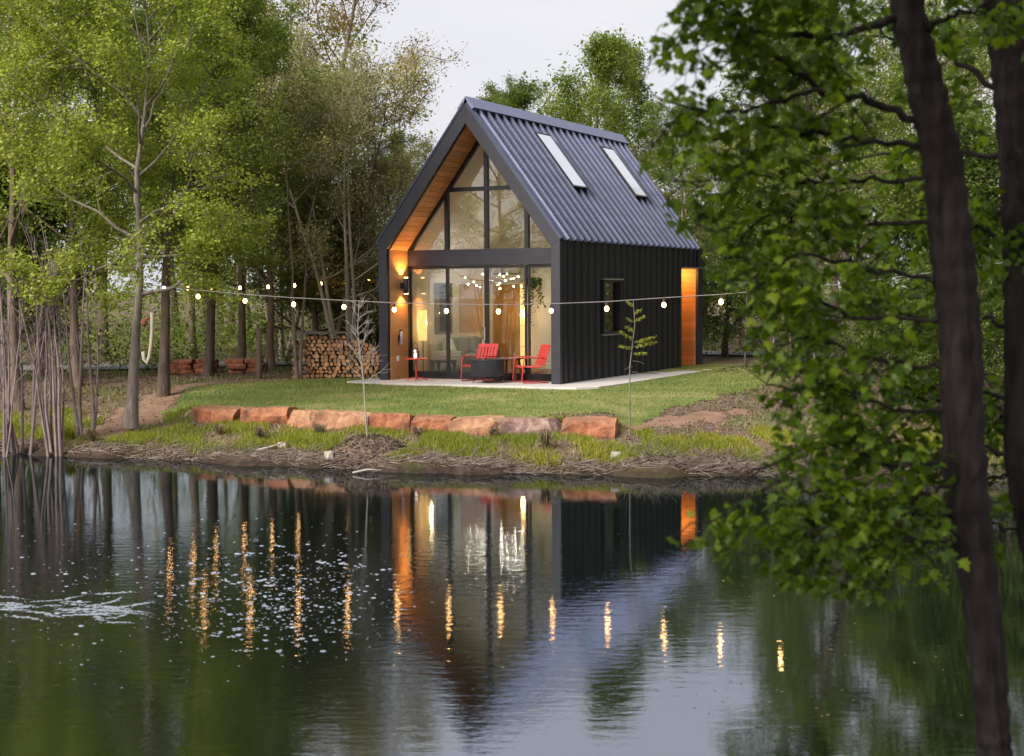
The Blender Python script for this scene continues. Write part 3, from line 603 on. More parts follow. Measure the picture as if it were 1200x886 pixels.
q = MB(); q.lathe([(.05, 0), (.085, .08), (.08, .16), (.035, .24), (.04, .27)], 14); q.build('vase', 'white', vs_, True)
rr = random.Random(3)
q = MB()
for k in range(14):
    a = rr.uniform(0, 6.28); e = Vector((cos(a) * .12, sin(a) * .12, .45 + rr.uniform(0, .15))); q.tube([(0, 0, .2), e * .6, e], .004, 4); q.lathe([(.004, -.02), (.022, 0), (.004, .025)], 6, e)
q.build('dried_flowers', 'palestone', vs_)
pe = thing('pedestal_table', 'round wooden pedestal table inside the glass carrying the vase', 'table', hw(1.95, 1.75, .03), -TH)
q = MB(); q.lathe([(.22, .61), (.24, .62), (.24, .645), (.22, .65)], 20); q.build('table_top', 'door', pe); q = MB(); q.lathe([(.17, 0), (.15, .03), (.05, .08), (.04, .5), (.08, .609)], 14); q.build('pedestal', 'door', pe, True)
hp = thing('hanging_plant', 'dark leafy trailing plant hanging behind the right glass panel', 'plant', hw(3.35, 1.6, 2.2), -TH)
q = MB(); q.lathe([(.09, 0), (.14, .16), (.135, .17)], 12); q.build('pot', 'frame', hp); q = MB(); q.tube([(0, 0, .1), (0, 0, zin(3.35) - 2.25)], .006, 5); q.build('cord', 'wire', hp)
g = np.random.default_rng(2); C = []
for k in range(26):
    a = g.uniform(0, 6.28); L = g.uniform(.3, 1.1)
    for s in np.linspace(0, 1, int(30 * L)): C.append((cos(a) * (.12 + .12 * s) + g.normal() * .03, sin(a) * (.12 + .12 * s) + g.normal() * .03, .18 + .1 * sin(3 * s) - L * s * s))
link('foliage', leafquads('foliage', np.array(C), .09, g, 'deep'), hp)

# ------------------------------------------------------------------ on the porch
def stand(name, label, cat, x, y, rz=0.0, group=None): return thing(name, label, cat, hw(x, y, 0.0), -TH + rz, group)
stb = stand('side_table', 'red round metal side table carrying a lantern by the timber wall', 'side table', .92, 0.18)
q = MB(); q.lathe([(.26, .50), (.29, .505), (.29, .525), (.26, .53)], 24); q.build('table_top', 'red', stb); q = MB(); q.tube([(0, 0, .02), (0, 0, .50)], .022, 10); q.build('pedestal', 'red', stb)
for k in range(4):
    a = k * pi / 2 + .4; q = MB(); q.tube([(0, 0, .06), (cos(a) * .14, sin(a) * .14, .045), (cos(a) * .27, sin(a) * .27, .014)], .014, 8); q.build('foot', 'red', stb)
ln = thing('lantern', 'glass jar lantern with a lit candle on the red side table', 'lantern', hw(.90, .18, .531), -TH)
q = MB(); q.lathe([(.085, 0), (.095, .02), (.095, .17), (.07, .21)], 16); q.build('jar', 'jar', ln, True); q = MB(); q.lathe([(.03, .008), (.03, .09), (.004, .12)], 10); q.build('candle', 'candle', ln)
q = MB(); q.lathe([(.072, .211), (.072, .235)], 16); q.tube([(-.07, 0, .22), (-.06, 0, .33), (0, 0, .37), (.06, 0, .33), (.07, 0, .22)], .005, 6); q.build('lid', 'frame', ln)
fe = thing('fire_extinguisher', 'slim silver fire extinguisher hung on the timber porch wall', 'fire extinguisher', hw(WT + .10, .48, .83), -TH)
q = MB(); q.lathe([(.04, 0), (.05, .02), (.05, .27), (.025, .32), (.02, .34)], 14); q.build('cylinder', 'steel', fe, True); q = MB(); q.box(-.02, .02, -.05, .04, .34, .37); q.tube([(0, -.05, .35), (0, -.075, .26), (0, -.06, .12)], .008, 6); q.build('valve', 'frame', fe); q = MB(); q.box(-.07, -.052, -.03, .03, .08, .24); q.build('bracket', 'frame', fe)
q = MB(); q.box(0, .03, -.05, .05, -.07, .07); o = q.build('outlet_cover', 'white', None, False, .008); o.location = hw(WT + .028, .42, .5); o.rotation_euler = (0, 0, -TH); tag(o, 'small white weatherproof outlet cover low on the timber wall', 'outlet')
def chair(label, x, y, rz):
    c = stand('lawn_chair', label, 'chair', x, y, rz, 'red metal lawn chairs')
    # faces local -Y; seat at 0.40
    for s in (-1, 1):
        q = MB(); X = s * .30
        q.tube([(X, .30, .014), (X, -.12, .014), (X, -.30, .02), (X, -.345, .07), (X, -.33, .2), (X, -.30, .52), (X, -.27, .585), (X, -.18, .60), (X, .10, .58), (X, .22, .57)], .014, 8)
        q.build('arm_frame', 'red', c, True)
    q = MB(); q.tube([(-.30, .30, .014), (.30, .30, .014)], .013, 8); q.tube([(-.30, -.30, .36), (.30, -.30, .36)], .012, 8); q.build('crossbar', 'red', c, True)
    bp = lambda z: .20 + (z - .38) * .36
    q = MB(); q.tube([(-.27, -.27, .385), (-.275, .0, .36), (-.28, bp(.38), .38), (-.27, bp(.86), .86), (.27, bp(.86), .86), (.28, bp(.38), .38), (.275, .0, .36), (.27, -.27, .385)], .013, 8); q.build('seat_frame', 'red', c, True)
    bk = MB(); bk.add([(-.27, bp(.80) - .004, .80), (.27, bp(.80) - .004, .80), (.27, bp(.87) - .004, .87), (-.27, bp(.87) - .004, .87), (-.27, bp(.80) + .004, .80), (.27, bp(.80) + .004, .80), (.27, bp(.87) + .004, .87), (-.27, bp(.87) + .004, .87)], [(0, 1, 2, 3), (7, 6, 5, 4), (0, 4, 5, 1), (3, 2, 6, 7), (0, 3, 7, 4), (1, 5, 6, 2)])
    bo = bk.build('backrest', 'red', c)
    sl = MB(); hwid = .032; z0, z1 = .40, .80
    sl.add([(-hwid, bp(z0) - .003, z0), (hwid, bp(z0) - .003, z0), (hwid, bp(z1) - .003, z1), (-hwid, bp(z1) - .003, z1), (-hwid, bp(z0) + .003, z0), (hwid, bp(z0) + .003, z0), (hwid, bp(z1) + .003, z1), (-hwid, bp(z1) + .003, z1)], [(0, 1, 2, 3), (7, 6, 5, 4), (0, 4, 5, 1), (3, 2, 6, 7), (0, 3, 7, 4), (1, 5, 6, 2)]); sm = sl.mesh('slat', 'red')
    for k in range(6): o = link('slat', sm, bo); o.location = (-.225 + k * .09, 0, 0)
    se = MB(); se.box(-.27, .27, -.27, -.22, .375, .383); seo = se.build('seat', 'red', c)
    s2 = MB(); s2.box(-hwid, hwid, -.22, .20, .372, .38); s2m = s2.mesh('slat', 'red')
    for k in range(6): o = link('slat', s2m, seo); o.location = (-.225 + k * .09, 0, 0)
    return c
chair('red metal lawn chair behind the dark fire pit, facing the pond', 2.52, 0.42, -.12)
chair('red metal lawn chair half hidden by the right porch post, turned sideways', 3.92, 0.30, -.75)
fp = stand('fire_pit', 'dark drum shaped fire pit on thin wire legs before the red chair', 'fire pit', 3.0, -0.12); fp.scale = (1.12, 1.12, 1.2)
q = MB(); q.lathe([(.30, .13), (.335, .15), (.345, .40), (.36, .44), (.37, .455), (.345, .46), (.31, .40), (.29, .20), (.1, .16)], 28); q.build('bowl', 'navy', fp, True)
for k in range(4):
    a = k * pi / 2 + .5; q = MB(); pts = [(cos(a + d) * r, sin(a + d) * r, z) for d, r, z in ((-.22, .30, .16), (-.16, .27, .05), (0, .30, .012), (.16, .27, .05), (.22, .30, .16))]; q.tube(pts, .009, 6); q.build('leg', 'frame', fp, True)
rt = stand('end_table', 'dark red wooden end table between the two red lawn chairs', 'end table', 3.22, 0.62)
q = MB(); q.box(-.27, .27, -.22, .22, .52, .555); q.build('table_top', 'darkred', rt, bevel=.006)
for x in (-.2, .2):
    for y in (-.16, .16): q = MB(); q.tube([(x * 1.15, y * 1.15, 0), (x * .8, y * .8, .52)], [.035, .025], 6); q.build('leg', 'darkred', rt)

# ================================================================== BOULDERS, STONES, WOOD
def boulder_mesh(name, sx, sy, sz, seed, mat):
    import bmesh
    from mathutils import noise as mn
    r = random.Random(seed); bm = bmesh.new(); bmesh.ops.create_cube(bm, size=1.0)
    for k in range(11):
        d = Vector((r.choice((-1, 1)) * r.uniform(.15, 1), r.choice((-1, -1, 1)) * r.uniform(.1, 1), r.uniform(-.3, 1))).normalized()
        if k < 3: d = Vector((r.uniform(-.25, .25), -1, r.uniform(-.1, .45))).normalized()
        lim = .5 * (abs(d.x) + abs(d.y) + abs(d.z)); off = lim * r.uniform(.70, .88) if k > 2 else lim * r.uniform(.74, .9)
        g_ = bmesh.ops.bisect_plane(bm, geom=bm.verts[:] + bm.edges[:] + bm.faces[:], plane_co=d * off, plane_no=d, clear_outer=True)
        es = [e for e in g_['geom_cut'] if isinstance(e, bmesh.types.BMEdge)]
        if es: bmesh.ops.edgenet_fill(bm, edges=es)
    for v in bm.verts: v.co = (v.co.x * sx, v.co.y * sy, v.co.z * sz)
    bmesh.ops.triangulate(bm, faces=bm.faces[:])
    for it in range(3):
        es = [e for e in bm.edges if e.calc_length() > max(.05, sx * .085)]
        if es: bmesh.ops.subdivide_edges(bm, edges=es, cuts=1); bmesh.ops.triangulate(bm, faces=bm.faces[:])
    o_ = Vector((seed * 3.1, seed * 1.7, 0))
    for v in bm.verts: v.co += mn.noise_vector(v.co * 5 / max(.3, sx) + o_) * .022 * min(1, sx * 1.4) + mn.noise_vector(v.co * 16 + o_) * .009 * min(1, sx * 2)
    me = bpy.data.meshes.new(name); bm.to_mesh(me); bm.free(); me.materials.append(M[mat]); return me
# (px left, px right, py top, py bottom, mat, label)
ROCKS = [(228, 283, 478, 491, 'rock', 'long low red boulder at the left end of the stone edging'),
         (283, 345, 479, 495, 'rock', 'rough dark red boulder second from the left in the stone edging'),
         (342, 378, 481, 497, 'rockpale', 'pale pinkish boulder wedged between two redder ones'),
         (373, 436, 482, 502, 'rockpale', 'orange boulder with a flat pale top beside the bare white sapling'),
         (435, 485, 486, 504, 'rock', 'red mottled boulder with white streaks right of the mulch mound'),
         (487, 531, 488, 509, 'rock', 'wedge shaped orange boulder with a grey top corner'),
         (530, 592, 489, 510, 'rockpale', 'broad light orange boulder below the middle of the patio'),
         (591, 657, 492, 517, 'rockgrey', 'big purplish grey boulder with pale lichen'),
         (661, 722, 491, 516, 'rock', 'clean orange red boulder at the right end of the edging')]
for i, (u0, u1, v0, v1, mt, lbl) in enumerate(ROCKS):
    u = (u0 + u1) / 2; P = onz(u, v0 + 2, 0.72); y = float(np.interp(P.x, RKX, RKY)) + 0.12; top = at(u, v0, y); bot = at(u, v1, y - 0.3)
    wd = (u1 - u0) / FPX * y * 1.04; zt = top.z; zb = min(bot.z, hz(top.x, y - 0.4)) - 0.06; hgt = zt - zb
    o = link('boulder', boulder_mesh('boulder', wd * 1.0, 0.60, hgt * (1.0 + .16 * (i % 3 == 1)), 10 + i, mt)); o.location = (top.x, y, (zt + zb) / 2); rk = random.Random(i * 7); o.rotation_euler = (rk.uniform(-.08, .1), rk.uniform(-.05, .05), (-0.36 if u < 560 else -0.2) + rk.uniform(-.16, .16))
    tag(o, lbl, 'boulder', 'boulders edging the lawn')
for i, (u, v, s, lbl) in enumerate(((330, 534, .11, 'white stone lying at the waterline left of the mulch mound'), (431, 536, .10, 'white stone at the waterline under the bare white sapling'), (386, 542, .13, 'pale grey stone on the mud just left of the mulch mound'), (722, 547, .12, 'grey stone at the waterline below the orange red boulder'), (118, 511, .10, 'small pale stone on the bank left of the pale barked tree'))):
    P = onz(u, v, .08); z = hz(P.x, P.y); o = link('stone', boulder_mesh('stone', s * 1.5, s, s * 1.1, 60 + i, 'palestone')); o.location = (P.x, P.y, max(z, 0) + s * .3); o.rotation_euler = (0, 0, i); tag(o, lbl, 'stone')
# stacked red stone slabs in the wood
for k, (x, y, wd, lbl) in enumerate(((-8.55, 38.9, 1.1, 'stack of flat red stone slabs left of the dark leaning trunk'), (-7.2, 39.2, .9, 'low stack of red stone slabs right of the dark leaning trunk'))):
    t = thing('slab_stack', lbl, 'stone stack', (x, y, hz(x, y)), .1 * k); rr = random.Random(k)
    for j in range(3):
        for s in (-1, 1):
            o = link('slab', boulder_mesh('slab', wd * rr.uniform(.48, .56), .6, .13, 80 + j * 3 + k * 9 + s, 'rock'), t); o.location = (s * wd * .27 + rr.uniform(-.05, .05), rr.uniform(-.08, .08), .06 + j * .125)
# firewood
def log_mesh(r, L, seed):
    rr = random.Random(seed); m = MB(); n = 7; ks = [r * rr.uniform(.82, 1.12) for _ in range(n)]
    if seed % 2: ks = [k * (0.62 if i in (0, 1) else 1.05) for i, k in enumerate(ks)]        # split log
    vs = [(ks[i] * cos(6.283 * i / n), y, ks[i] * sin(6.283 * i / n)) for y in (-L / 2, L / 2) for i in range(n)]
    m.add(vs, [(i, n + i, n + (i + 1) % n, (i + 1) % n) for i in range(n)], 0); m.add(vs[:n], [tuple(range(n))], 1); m.add(vs[n:], [tuple(range(n - 1, -1, -1))], 1)
    return m.mesh('log', ['logbark', 'logend'])
LOGS = [log_mesh(.056, .42, s) for s in range(6)]
def woodpile(label, x0, x1, y, h, seed, slope=0):
    t = thing('firewood_stack', label, 'firewood', ((x0 + x1) / 2, y, hz((x0 + x1) / 2, y)), 0, 'firewood stacks'); r = random.Random(seed); W_ = x1 - x0; z = .055; row = 0
    while z < h:
        x = -W_ / 2 + (.05 if row % 2 else .0)
        while x < W_ / 2:
            lim = h - slope * max(0, x / W_ + .2) + r.uniform(-.06, .06)
            if z < lim: o = link('log', r.choice(LOGS), t); s = r.uniform(.8, 1.12); o.scale = (s, 1, s); o.location = (x + r.uniform(-.012, .012), r.uniform(-.05, .05), z + r.uniform(-.012, .012)); o.rotation_euler = (r.uniform(-.03, .03), r.uniform(0, 6.28), r.uniform(-.06, .06))
            x += r.uniform(.095, .12)
        z += .096; row += 1
    return t
woodpile('tall neat stack of split firewood showing pale orange log ends', -5.12, -4.12, 36.55, 1.05, 1)
woodpile('lower dark firewood heap between the neat stack and the cabin', -4.05, -3.35, 36.6, 0.95, 2, .35)
t = thing('firewood_crib', 'crib of crosswise stacked firewood at the left end of the woodpile', 'firewood', (-5.32, 36.5, hz(-5.32, 36.5)), 0, 'firewood stacks'); r = random.Random(5)
for k in range(9):
    for s in (-1, 1):
        o = link('log', r.choice(LOGS), t); z = .06 + k * .108
        if k % 2: o.location = (0, s * .13, z); o.rotation_euler = (0, r.uniform(0, 6), pi / 2 + r.uniform(-.1, .1))
        else: o.location = (s * .13, 0, z); o.rotation_euler = (0, r.uniform(0, 6), r.uniform(-.1, .1))
q = MB(); 
t = thing('woodpile_cover', 'weathered grey boards laid over the top of the woodpile', 'cover', (-4.4, 36.5, hz(-4.4, 36.5) + 1.12), 0)
for k in range(4): q = MB(); q.box(-1.05, 1.0, -.3 + k * .15, -.17 + k * .15, 0 + .004 * k, .025 + .004 * k); o = q.build('board', 'twig', t); o.rotation_euler = (0, .01 * (k - 1.5), .012 * (k - 1))

# ================================================================== TREES
def nrm(v): return v / (np.linalg.norm(v) + 1e-9)
def limb(g, p, d, L, n, wob, up):
    P = [np.array(p, float)]; d = nrm(np.array(d, float))
    for i in range(n):
        d = nrm(d + g.normal(size=3) * wob + np.array([0, 0, up])); P.append(P[-1] + d * L / n)
    return np.array(P)
def along(P, t):
    k = t * (len(P) - 1); i = min(int(k), len(P) - 2); f = k - i; return P[i] * (1 - f) + P[i + 1] * f, nrm(P[i + 1] - P[i])
def perp_dir(g, d, ang):
    r = np.cross(d, g.normal(size=3)); return nrm(d * cos(ang) + nrm(r) * sin(ang))
def make_tree(seed, H, r0, base, rx, limbs, subs, twigs, lpt, lsize, lmat, bmat, wob=.06, lean=(0, 0), stems=1, spread=.16, up=.10, twigr=.006, cone=False, trunkpath=None, low=None):
    """returns (trunk mesh, crown mesh); base = height where limbs start, rx = crown radius"""
    g = np.random.default_rng(seed); tb = NT(); C = []
    for st in range(stems):
        a = 2 * pi * st / max(stems, 1) + g.uniform(0, 1); sp = 0 if stems == 1 else g.uniform(.12, .34)
        d = np.array([cos(a) * sp + lean[0], sin(a) * sp + lean[1], 1.0]); p0 = np.array([cos(a), sin(a), 0]) * (0 if stems == 1 else r0 * 1.6)
        h = H * (1 if stems == 1 else g.uniform(.8, 1.0))
        T = np.array(trunkpath, float) if trunkpath is not None else limb(g, p0 + [0, 0, -.15], d, h + .15, 10, wob * .6, .03)
        tt = np.linspace(0, 1, len(T)); rad = r0 * (1 - tt * .93) ** (1.5 if trunkpath is not None else 1.0); rad[0] *= 1.35; rad[1:2] *= 1.05
        tb.add(T, rad, 10)
        nl = max(3, limbs // stems)
        for k in range(nl):
            t = base / H + (1 - base / H) * ((k + g.uniform(0, .9)) / nl) ** .9; t = min(t, .97); p, td = along(T, t)
            f = (t - base / H) / (1 - base / H)
            env = (1.05 - f) ** .8 if cone else sqrt(max(.08, 1 - (2 * f * .92 - .75) ** 2 * .75))
            az = k * 2.4 + g.uniform(-.5, .5); el = .25 + .75 * f + g.uniform(-.15, .2)
            dd = np.array([cos(az) * cos(el), sin(az) * cos(el), sin(el)]); L = rx * env * g.uniform(.75, 1.15); rl = max(.012, r0 * (1 - t) * .42 + .008)
            B = limb(g, p, dd, L, 6, wob * 1.6, up * .5); tb.add(B, np.linspace(rl, rl * .25, 7), 6)
            for s in range(subs):
                t2 = .25 + .75 * (s + g.uniform(0, .9)) / subs; p2, d2 = along(B, min(t2, .99)); L2 = L * .42 * (1.15 - t2 * .5) * g.uniform(.7, 1.2)
                S = limb(g, p2, perp_dir(g, d2, g.uniform(.5, 1.0)), L2, 4, wob * 2, up * .4); tb.add(S, np.linspace(max(rl * .34, twigr * 1.4), twigr, 5), 4)
                for w_ in range(twigs):
                    t3 = .2 + .8 * (w_ + g.uniform(0, .9)) / twigs; p3, d3 = along(S, min(t3, .99)); L3 = L2 * .5 * g.uniform(.6, 1.2) + .12
                    Q = limb(g, p3, perp_dir(g, d3, g.uniform(.4, 1.0)), L3, 3, wob * 2.2, up * .3); tb.add(Q, np.linspace(twigr, twigr * .4, 4), 3)
                    m = g.poisson(lpt) 
                    if m:
                        ti = g.uniform(.1, 1.05, m) * 3; ii = np.clip(ti.astype(int), 0, 2); fr = (ti - ii)[:, None]
                        C.append(Q[ii] * (1 - fr) + Q[ii + 1] * fr + g.normal(size=(m, 3)) * spread * np.array([1, 1, .75]))
    C = np.concatenate(C) if C else np.zeros((1, 3))
    return tb.mesh('trunk', bmat), leafquads('crown', C, lsize, g, lmat), len(C)
def place_tree(name, proto, x, y, label, rz=0.0, s=1.0, sz=None, group=None, cat='tree'):
    t = thing(name, label, cat, (x, y, hz(x, y) - .02), rz, group); t.scale = (s, s, sz or s)
    link('trunk', proto[0], t); link('crown', proto[1], t); return t
# --- the bright tree on the bank, its trunk where the photograph has it
zb = hz(-7.69, 29.25)
TP = [np.array(at(u, v, y)) - np.array([-7.69, 29.25, zb]) for u, v, y in ((152, 500, 29.25), (155, 470, 29.25), (157, 430, 29.25), (160, 380, 29.25), (164, 330, 29.2), (163, 270, 29.2), (160, 200, 29.3), (170, 130, 29.4), (176, 60, 29.3), (170, 0, 29.3), (176, -60, 29.3), (170, -120, 29.3))]
hero = make_tree(5, 10.8, .135, 3.4, 3.2, 30, 8, 6, 58, .08, 'lime', 'barkpale', trunkpath=TP, spread=.12, wob=.11)
place_tree('lime_tree', hero, -7.69, 29.25, 'bright yellow green tree with a pale straight trunk on the left bank')
P_green = make_tree(11, 10, .135, 2.6, 3.1, 18, 7, 6, 52, .09, 'green', 'barkdark', lean=(.07, 0), spread=.13, wob=.09)
P_green2 = make_tree(12, 9, .12, 1.8, 2.9, 18, 7, 6, 52, .08, 'green', 'barkmid', lean=(-.10, .02), spread=.12, wob=.10)
P_lime2 = make_tree(13, 9, .14, 2.4, 2.8, 16, 7, 6, 42, .09, 'lime', 'barkmid', lean=(.08, .02), spread=.12, wob=.09)
P_olive = make_tree(14, 8.5, .07, 1.7, 2.6, 24, 8, 7, 13, .075, 'olive', 'barktan', stems=5, wob=.07, twigr=.009, up=.16)
P_olive2 = make_tree(15, 9, .10, 2.4, 2.5, 20, 8, 7, 15, .075, 'olive', 'barkmid', stems=2, wob=.08, twigr=.009, up=.14)
P_rust = make_tree(16, 13, .19, 5.0, 3.4, 20, 7, 6, 20, .085, 'rust', 'barkmid', wob=.07, twigr=.01)
P_tall = make_tree(17, 12, .17, 3.2, 2.7, 18, 7, 5, 42, .12, 'green', 'barkmid', spread=.2, lean=(.04, 0))
P_deep = make_tree(18, 5.5, .11, .5, 2.1, 22, 6, 5, 42, .095, 'deep', 'barkdark', cone=True, spread=.2)
P_twin = make_tree(20, 7.5, .05, 2.8, 1.7, 12, 6, 6, 14, .075, 'olive', 'barkmid', stems=2, twigr=.007)
P_pole = make_tree(19, 5.5, .035, 1.8, .9, 10, 4, 4, 14, .07, 'green', 'barkpale')
def U(u, y): return (u - 600) / FPX * y
TREES = [  # proto, name, u, y, scale, rot, label
 (P_lime2, 'lime_tree', 20, 32.5, 1.0, .3, 'yellow green tree at the left edge of the picture behind the bare stems'),
 (P_green, 'woodland_tree', 190, 33.4, .95, 1.1, 'thick brown trunked tree holding the white pipe, just right of the pale trunk'),
 (P_green2, 'woodland_tree', 90, 35.5, 1.05, 2.2, 'green tree between the bare stems and the pale trunked tree'),
 (P_green, 'woodland_tree', 243, 37.8, .95, 5.0, 'dark leaning trunk rising beside the stacks of red slabs'),
 (P_lime2, 'lime_tree', 281, 40.3, .9, 3.3, 'slender dark trunked tree with light green top right of the leaning trunk'),
 (P_green2, 'woodland_tree', 318, 39.3, .95, .5, 'dark trunked tree just left of the woodpile'),
 (P_twin, 'budding_tree', 350, 35.9, .95, 1.2, 'two thin brown stems growing in front of the left end of the woodpile'),
 (P_olive, 'budding_tree', 408, 38.3, 1.0, .2, 'fan of pale tan stems with hazy twigs behind the woodpile'),
 (P_olive2, 'budding_tree', 440, 42.0, .72, 4.1, 'tan budding tree just behind the left roof slope'),
 (P_olive, 'budding_tree', 330, 44.0, 1.2, 1.7, 'pale twiggy tree standing deep behind the string lights'),
 (P_olive, 'budding_tree', 468, 40.5, .72, 2.2, 'tan twiggy stems close against the left cabin wall'),
 (P_olive2, 'budding_tree', 378, 40.2, 1.0, 5.0, 'hazy twigged tree rising straight behind the neat firewood stack'),
 (P_rust, 'budding_tree', 372, 50.0, 1.12, .9, 'tall brownish budding tree at the left edge of the open sky'),
 (P_rust, 'budding_tree', 290, 54.0, 1.1, 3.0, 'tall brownish tree seen over the bright yellow green crown'),
 (P_tall, 'tall_tree', 120, 47.0, 1.1, 1.9, 'tall green tree filling the top left behind the bright tree'),
 (P_tall, 'tall_tree', 10, 44.0, 1.1, 4.4, 'tall green tree in the top left corner'),
 (P_tall, 'tall_tree', 225, 46.0, 1.0, 2.7, 'tall green tree between the bright tree and the brownish ones'),
 (P_green2, 'woodland_tree', 470, 50.0, .76, 1.0, 'green tree rising behind the left edge of the cabin roof'),
 (P_green, 'woodland_tree', 405, 47.0, .82, 2.0, 'green tree in the gap between the tan stems and the cabin'),
 (P_tall, 'tall_tree', 598, 54.0, .72, .4, 'small crowned tree peeping over the roof ridge, leftmost there'),
 (P_tall, 'tall_tree', 690, 50.0, .84, 3.6, 'tall open crowned tree highest above the right roof slope'),
 (P_green, 'woodland_tree', 650, 56.0, .92, 2.9, 'rounded green tree close behind the middle of the roof ridge'),
 (P_olive2, 'budding_tree', 745, 53.0, .95, 5.5, 'light olive tree behind the second skylight'),
 (P_tall, 'tall_tree', 735, 58.0, .92, 1.4, 'tall tree right of the open crowned one, half behind near leaves'),
 (P_green2, 'woodland_tree', 800, 48.0, .82, .8, 'green tree directly behind the rear corner of the cabin'),
 (P_tall, 'tall_tree', 865, 50.0, .58, 5.1, 'tall tree right of the cabin behind the driveway'),
 (P_olive, 'budding_tree', 935, 46.0, .95, 3.9, 'hazy tan tree showing through the gap in the near leaves'),
 (P_green, 'woodland_tree', 985, 43.0, 1.0, 1.5, 'green tree behind the gap in the near leaves'),
 (P_olive2, 'budding_tree', 1045, 48.0, 1.2, 2.4, 'pale twiggy tree left of the near dark trunk'),
 (P_green2, 'woodland_tree', 1110, 38.0, 1.1, 4.7, 'green tree behind the near dark trunk'),
 (P_green, 'woodland_tree', 1010, 34.0, .85, 3.1, 'bank tree with low crown right of the mulch mound'),
 (P_green, 'woodland_tree', 1190, 33.0, 1.0, .1, 'green tree on the far bank at the right edge of the picture'),
 (P_deep, 'evergreen_tree', 372, 42.5, 1.0, .9, 'dark evergreen above the neat firewood stack'),
 (P_deep, 'evergreen_tree', 425, 41.0, .9, 1.9, 'dark evergreen beside the cabin left wall'),
 (P_deep, 'evergreen_tree', 50, 38.5, 1.1, 2.9, 'dark evergreen behind the bare mauve stems'),
 (P_deep, 'evergreen_tree', -10, 36.5, 1.1, 4.2, 'dark evergreen at the far left edge'),
 (P_deep, 'evergreen_tree', 850, 45.0, .95, 5.2, 'dark evergreen right of the rear cabin corner'),
 (P_deep, 'evergreen_tree', 905, 43.0, .85, .2, 'dark evergreen between the rear corner and the thin saplings'),
 (P_deep, 'evergreen_tree', 1090, 35.0, 1.0, 3.0, 'dark evergreen on the right bank behind the trunks'),
 (P_deep, 'evergreen_tree', 1160, 29.5, 1.0, 1.2, 'dark evergreen nearest the water at the right edge'),
 (P_deep, 'evergreen_tree', 1035, 29.5, .5, .7, 'low round shrub on the right bank behind the lowest near leaves'),
 (P_deep, 'evergreen_tree', 1105, 27.0, .55, 2.7, 'shrub by the water behind the first near trunk'),
 (P_deep, 'evergreen_tree', 1185, 26.0, .6, 5.7, 'shrub by the water between the two near trunks'),
 (P_pole, 'sapling', 905, 37.0, .95, .3, 'thin pale sapling right of the mulch mound, leftmost of three'),
 (P_pole, 'sapling', 928, 38.5, 1.05, 2.3, 'thin sapling in the middle of three right of the mound'),
 (P_pole, 'sapling', 955, 36.0, 1.0, 4.3, 'thin pale sapling rightmost of three beyond the mound'),
]
for pr, nm, u, y, s, rz, lbl in TREES:
    place_tree(nm, pr, U(u, y), y, lbl, rz, s, group={'evergreen_tree': 'dark evergreens of the understorey', 'tall_tree': 'tall trees behind the cabin'}.get(nm))
for x, y, s_, rz, lbl in ((-6.5, -4.0, 1.2, .4, 'unseen tree added on the near bank behind the viewer, left'), (2.6, -3.4, 1.3, 2.0, 'unseen tree added on the near bank behind the viewer, right'), (7.5, 4.0, 1.15, 3.3, 'unseen tree added on the near bank right of the near trunks'), (-9.5, -1.0, 1.2, 5.0, 'unseen tree added on the near bank far to the left')):
    place_tree('unseen_shade_tree', P_green, x, y, lbl, rz, s_, group='unseen shade trees of the near bank')  # out-of-view trees, added to shade the near trees and darken glass reflections
# --- the far wood: one mass
def far_wood():
    g = np.random.default_rng(77); C = []; tb = NT(); bands = []
    for k in range(95):
        row = k % 3; x = g.uniform(-62, 70); y = 60 + row * 9 + g.uniform(-4, 4); u = 600 + x / y * FPX
        H = g.uniform(9, 13)
        if 455 < u < 640: H = g.uniform(5.5, 8.0)
        elif u < 455: H = g.uniform(12, 16)
        elif 735 < u < 905: H = g.uniform(5.5, 7.5)
        elif u > 640: H = g.uniform(9.5, 12.5)
        z = hz(x, y); T = limb(g, (x, y, z - .2), (g.normal() * .05, g.normal() * .05, 1), H * .9, 7, .05, .02); tb.add(T, np.linspace(.2, .03, 8), 7)
        nc = 46
        for c in range(nc):
            f = g.uniform(.06, 1); rr = (1.0 - .55 * abs(f - .45) * 1.6) * H * .26 * sqrt(g.uniform(.1, 1)); a = g.uniform(0, 6.28)
            ctr = np.array([x + cos(a) * rr, y + sin(a) * rr, z + f * H]); C.append(ctr + g.normal(size=(34, 3)) * np.array([.55, .55, .38]))
    return tb, np.concatenate(C), g
tb, C, g = far_wood()
o = link('far_wood', leafquads('far_wood', C, .24, g, 'green')); tag(o, 'mass of distant green woodland foliage behind everything', 'wood', kind='stuff')
o = link('far_trunks', tb.mesh('far_trunks', 'barkdark')); tag(o, 'dim trunks of the distant wood', 'wood', kind='stuff')
# --- undergrowth
g = np.random.default_rng(5); C = []
for k in range(420):
    x = g.uniform(-26, 26); y = g.uniform(36.5, 58); lx, ly = hl(x, y)
    if -1.5 < lx < 8 and ly < 12: continue
    if -10 < x < -3 and y < 39.5: continue
    if x > 4 and y < 39: continue
    z = hz(x, y); h = g.uniform(.3, 1.3); C.append(np.array([x, y, z + h * .5]) + g.normal(size=(70, 3)) * np.array([.5, .4, h * .3]))
C = np.concatenate(C); C = C[C[:, 2] > 1.0]
tag(link('undergrowth', leafquads('undergrowth', C, .12, g, 'deep')), 'low green undergrowth on the woodland floor', 'undergrowth', kind='stuff')

